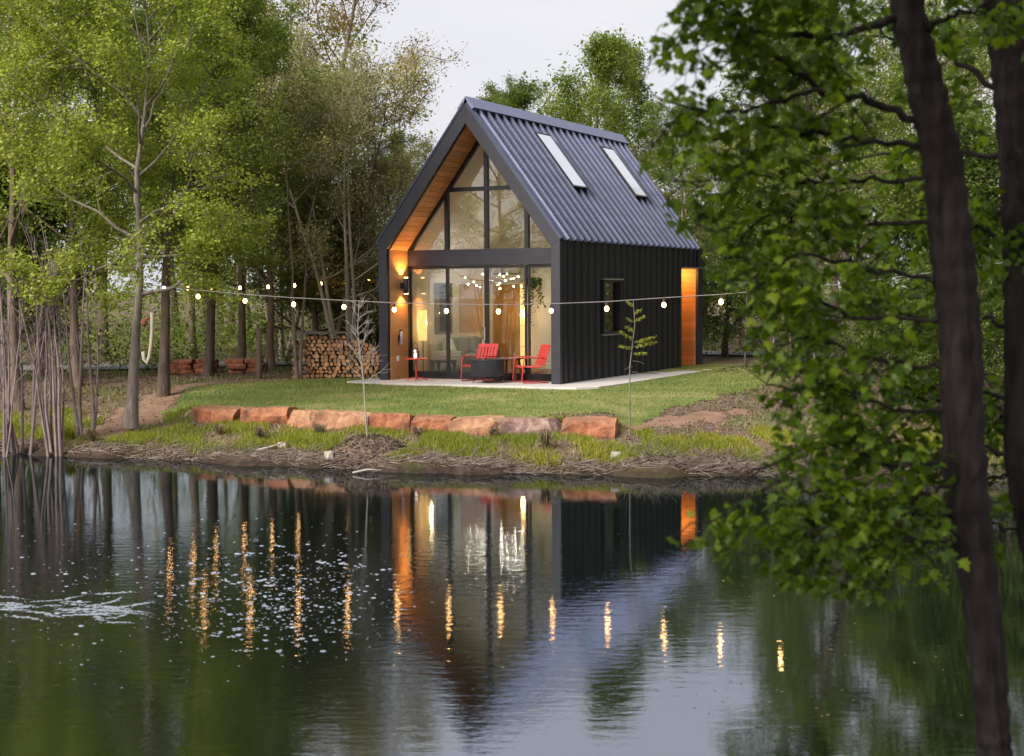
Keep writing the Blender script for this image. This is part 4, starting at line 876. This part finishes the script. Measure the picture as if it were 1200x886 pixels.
C = []
for k in range(150):
    x = g.uniform(-19, -3.5); y = g.uniform(44.2, 54); z = hz(x, y); h = g.uniform(.8, 2.8); C.append(np.array([x, y, z + h * .5]) + g.normal(size=(90, 3)) * np.array([.6, .45, h * .3]))
C = np.concatenate(C); C = C[C[:, 2] > 1.0]
tag(link('thicket', leafquads('thicket', C, .12, g, 'green')), 'light green thicket filling the wood beyond the driveway at the left', 'thicket', kind='stuff')
# --- bare mauve multi-stem shrubs on the left bank
def stems_thing(u, v, z, n, H, label, seed, sp=.10):
    P = onz(u, v, z); x, y = P.x, P.y + .15; t = thing('bare_shrub', label, 'shrub', (x, y, hz(x, y)), 0, 'bare stemmed shrubs on the left bank'); g = np.random.default_rng(seed)
    for k in range(n):
        tb = NT(); a = g.uniform(0, 6.28); h = H * g.uniform(.6, 1.05); p0 = np.array([cos(a) * .16, sin(a) * .12, -.1]); T = limb(g, p0, (cos(a) * sp, sin(a) * sp, 1), h, 7, .05, .05); tb.add(T, np.linspace(g.uniform(.022, .045), .008, 8), 7)
        for b in range(7):
            tt = g.uniform(.3, .95); p, d = along(T, tt); Q = limb(g, p, perp_dir(g, d, g.uniform(.25, .7)), h * g.uniform(.12, .32), 4, .1, .1); tb.add(Q, np.linspace(.009, .003, 5), 4)
            for c in range(3): p2, d2 = along(Q, g.uniform(.2, .9)); tb.add(limb(g, p2, perp_dir(g, d2, .6), .3, 2, .1, .05), [.004, .003, .002], 3)
        link('stem', tb.mesh('stem', 'barkmauve'), t)
stems_thing(24, 516, .3, 6, 4.4, 'clump of bare mauve stems at the left edge by the water', 1)
stems_thing(62, 520, .25, 8, 4.6, 'clump of bare mauve grey stems with pale bases, nearest the water', 2)
stems_thing(98, 505, .4, 4, 4.2, 'few bare brown stems right of the big mauve clump', 3)
stems_thing(-8, 518, .3, 5, 4.0, 'bare stems cut by the left picture edge', 4)

# --- planted saplings
M['palebark'] = plain('pale_twig', (0.30, 0.27, 0.24), (0.20, 0.175, 0.155), .9, 0, 6)
def sapling_bare():
    x, y = -2.62, 26.12; t = thing('bare_sapling', 'bare white branched sapling growing from the mulch mound', 'sapling', (x, y, hz(x, y)))
    g = np.random.default_rng(9); tb = NT(); T = np.array([np.array(at(u, v, y)) - np.array([x, y, hz(x, y)]) for u, v in ((428, 518), (428, 480), (426, 445), (422, 415), (419, 385), (421, 352))]); T[0] = (0, 0, -.1)
    tb.add(T, np.linspace(.016, .006, 6), 7); link('trunk', tb.mesh('trunk', 'palebark'), t); tb = NT()
    for k in range(26):
        tt = .38 + .6 * k / 26; p, d = along(T, tt); a = k * 2.4; dd = np.array([cos(a), sin(a) * .6, .75]); Q = limb(g, p, dd, .62 * (1.25 - tt), 4, .1, .06); tb.add(Q, np.linspace(.0065, .003, 5), 4)
        for c in range(4): p2, d2 = along(Q, g.uniform(.3, .9)); tb.add(limb(g, p2, perp_dir(g, d2, .7), .2, 2, .1, .04), [.0035, .003, .002], 3)
    link('branches', tb.mesh('branches', 'palebark'), t)
sapling_bare()
def sapling_feather():
    x, y = 2.17, 26.7; z = hz(x, y); t = thing('feathery_sapling', 'slim staked sapling with a few feathery green fronds before the side wall', 'sapling', (x, y, z))
    g = np.random.default_rng(10); T = np.array([np.array(at(u, v, y)) - np.array([x, y, z]) for u, v in ((738, 512), (738, 470), (738, 430), (741, 405), (744, 380), (742, 352))]); T[0] = (0, 0, -.1)
    tb = NT(); tb.add(T, np.linspace(.016, .006, 6), 7); link('trunk', tb.mesh('trunk', 'barkpale'), t)
    for k, (v, du, up) in enumerate(((354, -8, .05), (362, 8, .02), (372, -9, .02), (371, 13, .04), (383, -10, .04), (393, -16, .10), (396, 25, .05), (401, 30, .03), (403, -16, 0), (409, 17, -.05), (417, 14, -.12), (424, -10, -.12), (430, 9, -.1))):
        p = np.array(at(741 + (v < 400) * 2, v + 6, y)) - np.array([x, y, z]); L = abs(du) / FPX * y; yy = g.uniform(-.1, .1); q = p + np.array([np.sign(du) * L, yy, .06 + up])
        tb = NT(); mid = (p + q) / 2 + [0, 0, .02]; tb.add(np.array([p, mid, q]), [.005, .004, .002], 4); o = link('frond', tb.mesh('frond', 'barkpale'), t)
        m = int(40 + L * 260); s = g.uniform(.15, 1, m)[:, None]; C = p * (1 - s) + q * s + g.normal(size=(m, 3)) * [.012, .03, .014]
        if v < 412: link('leaflets', leafquads('leaflets', C, .05, g, 'weed', .35), o)
sapling_feather()
def sapling_thin():
    x, y = 5.95, 37.0; t = thing('young_tree', 'thin dark young trunk standing in the round mulch mound', 'sapling', (x, y, hz(x, y))); g = np.random.default_rng(12)
    T = limb(g, (0, 0, -.1), (.02, 0, 1), 2.9, 6, .03, .03); tb = NT(); tb.add(T, np.linspace(.035, .01, 7), 7); C = []
    for k in range(14):
        p, d = along(T, .45 + .5 * k / 14); Q = limb(g, p, perp_dir(g, d, .8), .55, 3, .1, .1); tb.add(Q, [.008, .006, .005, .003], 4); C.append(Q[-1] + g.normal(size=(14, 3)) * .13)
    link('trunk', tb.mesh('trunk', 'barkdark'), t); link('crown', leafquads('crown', np.concatenate(C), .07, g, 'green'), t)
sapling_thin()
def mulch(label, x, y, rx, ry, h, seed):
    g = np.random.default_rng(seed); n = 700; a = g.uniform(0, 6.28, n); r = np.sqrt(g.uniform(0, 1, n)); X = x + np.cos(a) * r * rx; Y = y + np.sin(a) * r * ry; Z = height(X, Y) + .012 + g.uniform(0, .03, n)
    o = link('mulch', leafquads('mulch', np.stack([X, Y, Z], 1), .07, g, 'mulch', .4, 1.2)); tag(o, label, 'mulch', kind='stuff')
mulch('dark brown mulch heaped on the bank round the bare white sapling', -2.62, 26.1, .68, .5, 0, 1)
mulch('round bed of brown mulch right of the lawn', 5.95, 37.0, .75, .7, 0, 2)

# --- odds and ends of the left wood
q = MB(); z = hz(-6.37, 36.5); q.tube([(0, 0, -.2), (.01, 0, .6), (0, 0, 1.28)], [.075, .07, .068], 9); o = q.build('wooden_post', 'barkmid', None, True); o.location = (-6.37, 36.5, z); tag(o, 'short round wooden post between the slabs and the woodpile', 'post')
pp = [at(u, v, 33.0) for u, v in ((178, 366), (178.5, 385), (177, 405), (175, 418), (172, 426), (169, 421), (167.5, 412))]; c0 = pp[3]
q = MB(); q.tube([p - c0 for p in pp], .042, 10); o = q.build('white_pipe', 'palestone', None, True); o.location = c0; tag(o, 'white hooked pipe hanging on the thick brown trunk', 'pipe')
c0 = at(169, 378, 28.98); t = thing('red_ornament', 'small orange red bird shaped ornament on the pale trunk', 'ornament', c0)
q = MB(); q.lathe([(.012, -.10), (.06, -.05), (.075, 0), (.055, .06), (.012, .09)], 10); q.build('body', 'rock', t, True); q = MB(); q.tube([(0, 0, .02), (.09, 0, .10), (.12, 0, .12)], [.035, .025, .01], 6); q.build('wing', 'rock', t, True); q = MB(); q.tube([(0, 0, -.05), (-.02, 0, -.18)], [.03, .012], 6); q.build('tail', 'rock', t, True)

# ------------------------------------------------------------------ grasses
def blades(name, X, Y, h, wdt, rng, mat, label, lean=.45, zoff=0.0, cat='grass'):
    n = len(X); Z = height(X, Y) + zoff; hh = h * rng.uniform(.55, 1.3, n); a = rng.uniform(0, 6.28, n); w = wdt * rng.uniform(.7, 1.3, n)
    dx, dy = np.cos(a) * w, np.sin(a) * w; lx, ly = rng.normal(size=n) * hh * lean, rng.normal(size=n) * hh * lean
    b = np.stack([X, Y, Z], 1); V = np.stack([b - np.stack([dx, dy, dx * 0], 1), b + np.stack([dx, dy, dx * 0], 1), b + np.stack([lx, ly, hh], 1)], 1).reshape(-1, 3)
    o = link(name, npmesh(name, V, np.arange(3 * n).reshape(-1, 3), mat)); return tag(o, label, cat, kind='stuff')
g = np.random.default_rng(21); n = 130000; X = g.uniform(-8.5, 7.2, n); Y = g.uniform(26, 40, n); lx, ly = hl(X, Y); k = lawn_mask(X, Y) & ~((lx > -.5) & (lx < 6) & (ly > -1) & (ly < 10.5))
blades('lawn_grass', X[k], Y[k], .045, .006, g, 'grass', 'short mown grass blades of the lawn', .5, .01)
n = 150000; X = g.uniform(-12, 9, n); ys = np.interp(X, SHX, SHY); yr = np.interp(X, RKX, RKY); Y = ys + .25 + (yr - ys + .4) * g.uniform(0, 1, n)
pt = np.sin(2.1 * X + .5) * np.sin(2.6 * Y + X) + .6 * np.sin(5.3 * X + 1.7 * Y) + .25 * np.sin(11 * X); f = (Y - ys) / (yr - ys)
k = ((pt + .5 * np.sin(3.1 * f) + g.normal(size=n) * .38) > .34 + .8 * (f < .18)) & ~(np.hypot((X + 2.62) / .75, (Y - 26.1) / .6) < 1) & ~path_mask(X, Y)
blades('bank_weeds', X[k], Y[k], .10, .008, g, 'weed', 'bright green weeds and grass on the pond bank', .45)
n = 32000; X = g.uniform(-13, 10, n); ys = np.interp(X, SHX, SHY); yr = np.interp(X, RKX, RKY); Y = ys + .1 + (yr - ys + 3.5) * g.uniform(0, 1, n) ** 1.3; k = ~lawn_mask(X, Y) & ~path_mask(X, Y) & (g.uniform(0, 1, n) < .55)
blades('dry_grass', X[k], Y[k], .10, .006, g, 'straw', 'thin dry grass scattered over the bank', .7)
n = 26000; X = g.uniform(-16, 16, n); Y = g.uniform(30, 42, n); lx, ly = hl(X, Y); pt = np.sin(1.1 * X) * np.sin(1.3 * Y + .5 * X) + .4 * np.sin(3 * X + 2 * Y); k = ~lawn_mask(X, Y) & ~path_mask(X, Y) & ~((lx > -.5) & (lx < 6) & (ly > -1)) & (pt > .15)
blades('wood_edge_grass', X[k], Y[k], .13, .010, g, 'grass', 'rough green grass along the edge of the wood', .45)
n = 42000; X = g.uniform(-16, 14, n); Y = g.uniform(24, 42, n); lx, ly = hl(X, Y); k = ~lawn_mask(X, Y) & ~((lx > -.6) & (lx < 6.1) & (ly > -1.1)) & (Y > np.interp(X, SHX, SHY) + .25) & (g.uniform(0, 1, n) < np.where(path_mask(X, Y), .45, 1))
M['litter'] = leafmat('dead_leaf', [(0, (0.07, 0.042, 0.03)), (0.6, (0.17, 0.11, 0.075)), (1, (0.33, 0.24, 0.17))], 0.15)
tag(link('leaf_litter', leafquads('leaf_litter', np.stack([X[k], Y[k], height(X[k], Y[k]) + .015], 1), .07, g, 'litter', .55, 1.6)), 'brown fallen leaves strewn over the bank and wood floor', 'leaves', kind='stuff')
def tuft(u, v, z, label, h, seed, mat='straw'):
    P = onz(u, v, z); g = np.random.default_rng(seed); n = 130; a = g.uniform(0, 6.28, n); r = g.uniform(0, .07, n); L = h * g.uniform(.6, 1.2, n); sp = g.uniform(.15, .75, n)
    b = np.stack([np.cos(a) * r, np.sin(a) * r, np.zeros(n) - .02], 1); m = b + np.stack([np.cos(a) * sp * L * .4, np.sin(a) * sp * L * .4, L * .7], 1); e = m + np.stack([np.cos(a) * sp * L * .6, np.sin(a) * sp * L * .6, L * .1 - sp * L * .5], 1); s = np.stack([-np.sin(a), np.cos(a), a * 0], 1) * .005
    V = np.stack([b - s, b + s, m + s, m - s, e], 1).reshape(-1, 3); i = np.arange(n)[:, None] * 5
    F = np.concatenate([i + [0, 1, 2], i + [0, 2, 3], i + [3, 2, 4]]); o = link('grass_tuft', npmesh('grass_tuft', V, F, mat)); o.location = (P.x, P.y, hz(P.x, P.y)); tag(o, label, 'grass tuft', 'grass tufts on the bank')
tuft(108, 516, .25, 'round straw coloured grass tuft left of the pale trunk', .34, 1); tuft(82, 518, .2, 'fresh green grass tuft beside the bare stems', .36, 2, 'weed'); tuft(305, 510, .4, 'dry grass tuft below the second boulder from the left', .32, 3); tuft(375, 508, .42, 'dry grass tuft below the flat topped orange boulder', .30, 4); tuft(640, 528, .3, 'tall dry grass tuft drooping under the grey boulder', .46, 5); tuft(257, 506, .4, 'dry grass tuft under the leftmost boulder', .28, 6); tuft(580, 520, .3, 'mixed dry grass tuft below the broad light boulder', .30, 7); tuft(490, 518, .3, 'dry grass tuft below the wedge shaped boulder', .26, 8)
# driftwood, twigs along the waterline
def debris():
    g = np.random.default_rng(31); tb = NT()
    for k in range(1900):
        x = g.uniform(-12, 8); ys = float(np.interp(x, SHX, SHY)); y = ys + abs(g.normal()) * .28 + .06; L = g.uniform(.12, .5); a = g.normal() * .8; z = hz(x, y)
        z = max(z, 0) + .015; P = limb(g, (x, y, z), (cos(a), sin(a) * .6, g.uniform(-.05, .3)), L, 3, .15, -.04); tb.add(P, [.009, .007, .006, .003], 4)
    for k in range(700):
        x = g.uniform(2.0, 5.8); y = float(np.interp(x, SHX, SHY)) + g.uniform(.05, .9); a = g.uniform(-3, 3); P = limb(g, (x, y, max(hz(x, y), 0)), (cos(a), sin(a), g.uniform(.1, .7)), g.uniform(.15, .45), 3, .2, -.06); tb.add(P, [.008, .007, .005, .003], 4)
    return tb.mesh('driftwood', 'twig')
tag(link('driftwood', debris()), 'tangle of dead twigs and roots along the waterline', 'driftwood', kind='stuff')
for u, v, a, L, lbl in ((318, 535, .35, .55, 'pale bare stick lying on the bank left of the mulch mound'), (430, 549, .05, .5, 'pale stick lying along the waterline below the mulch mound')):
    P = onz(u, v, .1); q = MB(); q.tube([(-L / 2, 0, 0), (0, 0, .05), (L / 2, 0, .02 + a * .3)], [.014, .018, .010], 7); o = q.build('stick', 'palestone', None, True); o.location = (P.x, P.y, max(hz(P.x, P.y), 0) + .03); o.rotation_euler = (0, 0, a); tag(o, lbl, 'stick')

# ================================================================== STRING LIGHTS
def bulb_meshes():
    m = MB(); m.lathe([(.010, -.088), (.029, -.072), (.038, -.046), (.033, -.022), (.018, .0)], 10); b = m.mesh('bulb', 'bulb', True)
    m = MB(); m.lathe([(.024, 0), (.026, .05), (.012, .07)], 8); return b, m.mesh('socket', 'wire')
BM, SM = bulb_meshes()
def string(name, label, pts, bulbs, mat, r=.0075):
    t = thing(name, label, 'string lights', pts[0], 0, 'strings of festoon bulbs'); p0 = Vector(pts[0])
    q = MB(); q.tube([Vector(p) - p0 for p in pts], r, 6); q.build('cable', mat, t, True)
    for b in bulbs:
        b = Vector(b); s = link('socket', SM, t); s.location = b - p0 + Vector((0, 0, -.07)); d = link('bulb', BM, s)
# front strand over the shoreline
FS = [(168, 333, 29.0), (232, 340, 28.4), (287, 345, 28.0), (344, 349, 27.6), (403, 352, 27.2), (462, 355, 26.9), (523, 356.5, 26.6), (584, 357, 26.3), (646, 356, 26.0), (711, 353.5, 25.6), (778, 349, 25.1), (845, 345, 24.5), (917, 339, 23.8), (990, 333, 23.0), (1072, 322, 22.0), (1160, 310, 21.0), (1260, 296, 20.0)]
fp_ = [at(u, v, y) for u, v, y in FS]
string('string_lights', 'long sagging string of warm bulbs crossing in front of the cabin', fp_, [p + Vector((0, 0, -.012)) for p in fp_[1:13]], 'wirelight')
BS = [(183, 330, 32.2), (192, 331, 32.8), (220, 331.5, 34.0), (247, 331.5, 35.2), (281, 331.5, 36.4), (314, 330.5, 37.6), (345, 329, 38.6), (376, 327, 39.4), (404, 325, 40.0), (432, 323, 40.6), (470, 320, 41.2)]
bp_ = [at(u, v, y) for u, v, y in BS]
string('string_lights', 'shorter string of warm bulbs running back from the trunks to behind the cabin', bp_, [p + Vector((0, 0, -.012)) for p in bp_[1:10]], 'wire')

# ================================================================== FOAM AND FLOATING BITS
def domes(name, X, Y, R, mat, label, flat=.6, stretch=1.0):
    n = len(X); k = 6; a = np.arange(k) * 2 * pi / k; ring0 = np.stack([np.cos(a) * stretch, np.sin(a), a * 0], 1); ring1 = ring0 * [.7, .7, 1] + [0, 0, .6 * flat]; tp = np.array([[0, 0, .85 * flat]])
    tpl = np.concatenate([ring0, ring1, tp]); V = (tpl[None] * R[:, None, None] + np.stack([X, Y, X * 0 - .002], 1)[:, None]).reshape(-1, 3)
    f = [(i, (i + 1) % k, k + (i + 1) % k) for i in range(k)] + [(i, k + (i + 1) % k, k + i) for i in range(k)] + [(k + i, k + (i + 1) % k, 2 * k) for i in range(k)]
    F = (np.array(f)[None] + np.arange(n)[:, None, None] * len(tpl)).reshape(-1, 3); return tag(link(name, npmesh(name, V, F, mat, True)), label, 'foam', kind='stuff')
g = np.random.default_rng(41); L = []
for k in range(1250):
    if k < 800: u, v = g.normal(330, 75), g.normal(700, 32)
    elif k < 1150: u, v = g.uniform(0, 420), g.normal(700, 48)
    else: u, v = g.uniform(0, 520), g.normal(690, 60)
    if v > 600: P = onz(u, v, 0); L.append((P.x, P.y))
L = np.array(L); R = np.clip(g.lognormal(-4.75, .5, len(L)), .004, .03) * np.clip(L[:, 1] / 14, .5, 1.2)
cl_ = np.repeat(np.arange(140), 3); L = np.concatenate([L, L[cl_] + g.normal(size=(len(cl_), 2)) * .05]); R = np.concatenate([R, R[cl_] * .9])
domes('foam_bubbles', L[:, 0], L[:, 1], R, 'bubble', 'scattered white bubbles floating on the left of the pond', .55, 1.25)
def splash():
    g = np.random.default_rng(43); C = []; R = []
    for k in range(34):
        u = g.uniform(-30, 120); v = 712 + g.normal() * 8 + (u - 60) * .04; P = onz(u, v, 0); Lg = g.uniform(.25, .9); a = g.normal() * .14
        Q = limb(g, (P.x, P.y, 0), (cos(a), sin(a) * .5, 0), Lg, 14, .16, 0); m = int(150 * Lg); t = g.uniform(0, 13.99, m); i = t.astype(int); f = (t - i)[:, None]; w = np.sin(t / 14 * pi)
        C.append((Q[i] * (1 - f) + Q[i + 1] * f)[:, :2] + g.normal(size=(m, 2)) * [.012, .016]); R.append(g.uniform(.003, .011, m) * (.4 + .8 * w))
    return np.concatenate(C), np.concatenate(R)
C, R = splash()
domes('splash_foam', C[:, 0], C[:, 1], R, 'foam', 'streaky white foam of the splash at the left of the pond', .7, 2.2)
X = []; 
for k in range(90): P = onz(g.uniform(700, 1180), g.uniform(600, 840), 0); X.append((P.x, P.y, .004))
o = link('floating_leaves', leafquads('floating_leaves', np.array(X), .04, g, 'straw', .4, 9.0)); tag(o, 'pale leaf flecks floating on the right of the pond', 'leaves', kind='stuff')

# ================================================================== FOREGROUND TREES
FY = 7.4
def leaf_template():
    pts = [(0, 0), (.16, .10), (.46, .06), (.34, .30), (.55, .50), (.26, .56), (.20, .80), (0, 1.05), (-.20, .80), (-.26, .56), (-.55, .50), (-.34, .30), (-.46, .06), (-.16, .10)]
    V = np.array([(x, y, -.22 * abs(x) - .12 * y * y) for x, y in pts] + [(0, .45, .02)]); n = len(pts)
    F = np.array([(n, i, (i + 1) % n) for i in range(n)]); return V, F
LV, LF = leaf_template()
def branch_px(pts, y0, y1):
    k = len(pts); return np.array([at(u, v, y0 + (y1 - y0) * i / (k - 1)) for i, (u, v) in enumerate(pts)])
def smooth(P, m=4):
    P = np.asarray(P, float); t = np.arange(len(P)); tt = np.linspace(0, len(P) - 1, (len(P) - 1) * m + 1); out = []
    for s in tt:
        i = min(int(s), len(P) - 2); f = s - i; p0 = P[max(i - 1, 0)]; p1 = P[i]; p2 = P[i + 1]; p3 = P[min(i + 2, len(P) - 1)]
        out.append(.5 * ((2 * p1) + (-p0 + p2) * f + (2 * p0 - 5 * p1 + 4 * p2 - p3) * f * f + (-p0 + 3 * p1 - 3 * p2 + p3) * f ** 3))
    return np.array(out)
OUTV = [-700, -90, 0, 50, 100, 150, 200, 240, 280, 310, 350, 380, 420, 450, 500, 545, 575, 600, 630, 655, 690, 705, 760, 900]
OUTU = [-300, 740, 762, 756, 748, 742, 752, 772, 798, 826, 836, 842, 862, 884, 884, 890, 862, 812, 768, 815, 880, 1000, 1115, 1140]
def pix(P):
    x, y, z = P[:, 0], P[:, 1], P[:, 2] - CZ; yc = y * cos(PITCH) - z * sin(PITCH); zc = z * cos(PITCH) + y * sin(PITCH); return 600 + FPX * x / yc, 443 - FPX * zc / yc + ROLL * FPX * x / yc
def fore_tree(label, trunkpx, widths, y, branches, seed, budget):
    base = at(*trunkpx[-1], y); zb = hz(base.x, base.y); B0 = np.array([base.x, base.y, zb]); t = thing('broadleaf_tree', label, 'tree', tuple(B0))
    g = np.random.default_rng(seed); T = [np.array(at(u, v, y)) for u, v in trunkpx]; R = [w / 2 / FPX * y for w in widths]
    while T[-1][2] > zb - .1: T.append(T[-1] + (T[-1] - T[-2]) / np.linalg.norm(T[-1] - T[-2]) * .3); R.append(R[-1] * 1.03)
    tb = NT(); S = smooth(T[::-1], 16); r = np.interp(np.linspace(0, 1, len(S)), np.linspace(0, 1, len(R)), R[::-1]); r = r * (1 + .05 * np.sin(np.arange(len(S)) * 1.3)); tb.add(S - B0, r, 40)
    RV = tb.V[-1].reshape(len(S), 40, 3); ce = (S - B0)[:, None]; aa = np.arange(40)[None] * 2 * pi / 40; zz = np.arange(len(S))[:, None] * .11
    ridge = .055 * np.abs(np.sin(4.5 * aa + 1.2 * np.sin(.8 * zz) + seed)) + .05 * np.sin(7 * aa + 2.2 * np.sin(.5 * zz + 1)) * np.sin(1.9 * zz + 2 * aa) + .04 * np.sin(3 * aa + .7 * zz) + .03 * g.normal(size=(len(S), 40))
    tb.V[-1] = (ce + (RV - ce) * (1 + ridge)[..., None]).reshape(-1, 3)
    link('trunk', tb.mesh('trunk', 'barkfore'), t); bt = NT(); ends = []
    for pts, ya, yb, r0, dens in branches:
        P = smooth(branch_px(pts, ya, yb), 5); P[1:] += g.normal(size=(len(P) - 1, 3)) * .012; ln = np.linalg.norm(np.diff(P, axis=0), axis=1).sum(); bt.add(P - B0, np.linspace(r0, r0 * .22, len(P)), 8)
        ns = int(7 + ln * 10.5 * dens)
        for k in range(ns):
            tt = .12 + .88 * (k + g.uniform(0, .9)) / ns; p, d = along(P, min(tt, .99)); dd = perp_dir(g, d, g.uniform(.5, 1.2)); dd[2] -= .12; L = g.uniform(.18, .48) * (1.15 - .5 * tt)
            Q = limb(g, p, dd, L, 4, .16, -.03)
            qu, qv = pix(Q[-1:])
            if qu[0] < np.interp(qv[0], OUTV, OUTU) + 12: continue
            bt.add(Q - B0, np.linspace(max(.004, r0 * .18), .002, 5), 4)
            for j in range(int(3 + 3 * dens)):
                p2, d2 = along(Q, g.uniform(.15, .98)); Z = limb(g, p2, perp_dir(g, d2, g.uniform(.4, 1.1)), g.uniform(.08, .22), 2, .15, -.08); bt.add(Z - B0, [.0022, .0018, .0012], 3)
                for q_ in range(4): ends.append(Z[1] * (1 - q_ / 3) + Z[2] * q_ / 3 + g.normal(size=3) * .02)
            ends.append(Q[-1])
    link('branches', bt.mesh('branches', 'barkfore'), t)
    E_ = np.array(ends); uu, vv_ = pix(E_); edge = np.interp(vv_, OUTV, OUTU) + 16 * np.sin(vv_ * .09) + 10 * np.sin(vv_ * .23); E_ = E_[(uu - edge) / 55 > g.uniform(0, 1, len(E_)) ** 1.5]; E_ = E_[g.permutation(len(E_))][:budget]; n = len(E_); a, b, nn = rotframes(g, n, .9)
    a = a * .75 + np.array([0, 0, -.45]); a /= np.linalg.norm(a, axis=1)[:, None]; b = np.cross(nn, a); b /= np.linalg.norm(b, axis=1)[:, None]; nn = np.cross(a, b)
    s = .058 * g.uniform(.4, 1.35, n); near = np.argsort(np.where(pix(E_)[1] > 0, E_[:, 1], 99))[:300]; mask = np.zeros(n, bool); mask[near] = True
    # the 300 nearest leaves: a part each
    lme = npmesh('leaf', LV, LF, 'fore', True)
    for i in near:
        o = link('leaf', lme, t); R3 = Matrix(((b[i][0], a[i][0], nn[i][0]), (b[i][1], a[i][1], nn[i][1]), (b[i][2], a[i][2], nn[i][2]))); o.matrix_local = Matrix.Translation(Vector(E_[i] - B0)) @ R3.to_4x4() @ Matrix.Scale(float(s[i]), 4)
    k = np.where(~mask)[0]
    V = (E_[k][:, None] - B0 + s[k][:, None, None] * (LV[None, :, 0:1] * b[k][:, None] + LV[None, :, 1:2] * a[k][:, None] + LV[None, :, 2:3] * nn[k][:, None])).reshape(-1, 3); F = (LF[None] + np.arange(len(k))[:, None, None] * len(LV)).reshape(-1, 3)
    o = link('crown', npmesh('crown', V, F, 'fore', True), t); o['kind'] = 'stuff'; return n
BR = [
 ([(1070, 140), (1011, 115), (966, 106), (911, 74), (853, 50), (815, 42)], 7.4, 7.0, .022, 1.1),
 ([(1050, 20), (985, 40), (920, 43), (875, 32), (815, 4), (790, -12)], 7.4, 6.9, .022, 1.1),
 ([(1078, 171), (1010, 165), (943, 158), (880, 150), (810, 165), (760, 150)], 7.4, 7.6, .016, .9),
 ([(966, 106), (900, 120), (840, 130), (780, 120), (745, 95)], 7.1, 7.3, .012, 1.0),
 ([(1082, 210), (1010, 212), (955, 215), (880, 205), (810, 215), (765, 200)], 7.4, 7.9, .013, .9),
 ([(1086, 260), (1000, 262), (920, 250), (850, 270), (800, 262)], 7.4, 7.6, .013, 1.0),
 ([(1094, 330), (1011, 312), (934, 300), (880, 318), (845, 330)], 7.4, 7.2, .013, 1.1),
 ([(1100, 375), (1000, 370), (920, 330), (889, 312), (835, 300)], 7.4, 7.8, .012, 1.0),
 ([(1104, 430), (1040, 425), (960, 400), (900, 405), (845, 380)], 7.4, 7.5, .012, 1.0),
 ([(1106, 480), (1045, 480), (980, 450), (915, 455), (870, 425)], 7.4, 7.1, .012, .9),
 ([(1110, 540), (1040, 545), (970, 520), (910, 540), (865, 560)], 7.4, 7.2, .013, 1.1),
 ([(1114, 605), (1040, 600), (965, 575), (900, 575), (840, 606), (775, 628)], 7.4, 6.9, .013, 1.2),
 ([(1112, 570), (1050, 590), (990, 610), (930, 630), (880, 655)], 7.4, 6.7, .011, 1.2),
 ([(1116, 640), (1070, 630), (1020, 640), (970, 650), (915, 665)], 7.4, 6.8, .010, .9),
 ([(1085, 40), (1110, 20), (1150, 10), (1180, -20)], 7.4, 6.9, .016, 1.0),
 ([(1040, -30), (960, -20), (880, -35), (830, -38)], 7.4, 6.6, .016, .9),
]
for k_ in range(6):  # boughs above the frame, added to shade the leaves below
    a_ = 1080 - 62 * k_; BR.append(([(1045, -110 - 22 * (k_ % 4)), ((1045 + a_) / 2, -170 - 30 * (k_ % 5)), (a_, -230 - 34 * (k_ % 5))], 7.4, 5.6 + .55 * (k_ % 6), .02, 1.3))
nA = fore_tree('near dark trunk at the right with broad green leaves reaching over the cabin', [(1040, -320), (1048, -180), (1058, -70), (1063, 0), (1082, 90), (1101, 180), (1115, 290), (1125, 400), (1132, 560), (1150, 700), (1162, 840)], [22, 30, 33, 35, 39, 43, 46, 47, 47, 41, 37], FY, BR, 3, 29000)
BR2 = [
 ([(1185, 120), (1130, 80), (1095, 55), (1040, 40), (990, 10)], 8.2, 8.8, .02, 1.0),
 ([(1190, 190), (1130, 180), (1080, 175), (1010, 185), (960, 200)], 8.2, 9.2, .016, .7),
 ([(1190, 300), (1140, 265), (1090, 240), (1040, 290), (1000, 330)], 8.2, 9.0, .015, 1.0),
 ([(1192, 400), (1150, 370), (1100, 380), (1030, 360), (970, 380)], 8.2, 8.8, .014, 1.1),
 ([(1185, 470), (1150, 460), (1090, 470), (1030, 440), (975, 470)], 8.2, 8.9, .013, 1.1),
 ([(1185, 540), (1140, 520), (1080, 540), (1010, 500), (950, 520)], 8.2, 8.6, .012, 1.0),
 ([(1195, 350), (1215, 300), (1240, 260)], 8.2, 8.0, .014, 1.0),
 ([(1200, 560), (1160, 560), (1110, 590), (1060, 570), (1010, 590)], 8.2, 8.8, .012, 1.0),
 ([(1212, 610), (1190, 620), (1150, 610), (1090, 640), (1040, 620)], 8.2, 8.4, .011, .9),
 ([(1195, 430), (1215, 440), (1180, 480), (1165, 520)], 8.2, 8.9, .012, 1.2),
 ([(1192, 250), (1170, 230), (1145, 270), (1150, 330)], 8.2, 9.0, .012, 1.2),
 ([(1190, 60), (1220, 10), (1180, -40), (1120, -30)], 8.2, 8.4, .018, 1.0),
]
fore_tree('second near trunk at the right picture edge, behind the first', [(1168, -60), (1175, 0), (1184, 90), (1190, 200), (1194, 320), (1195, 450), (1200, 560), (1230, 700), (1262, 840)], [42, 42, 40, 36, 33, 33, 35, 38, 40], 8.2, BR2, 4, 10000)
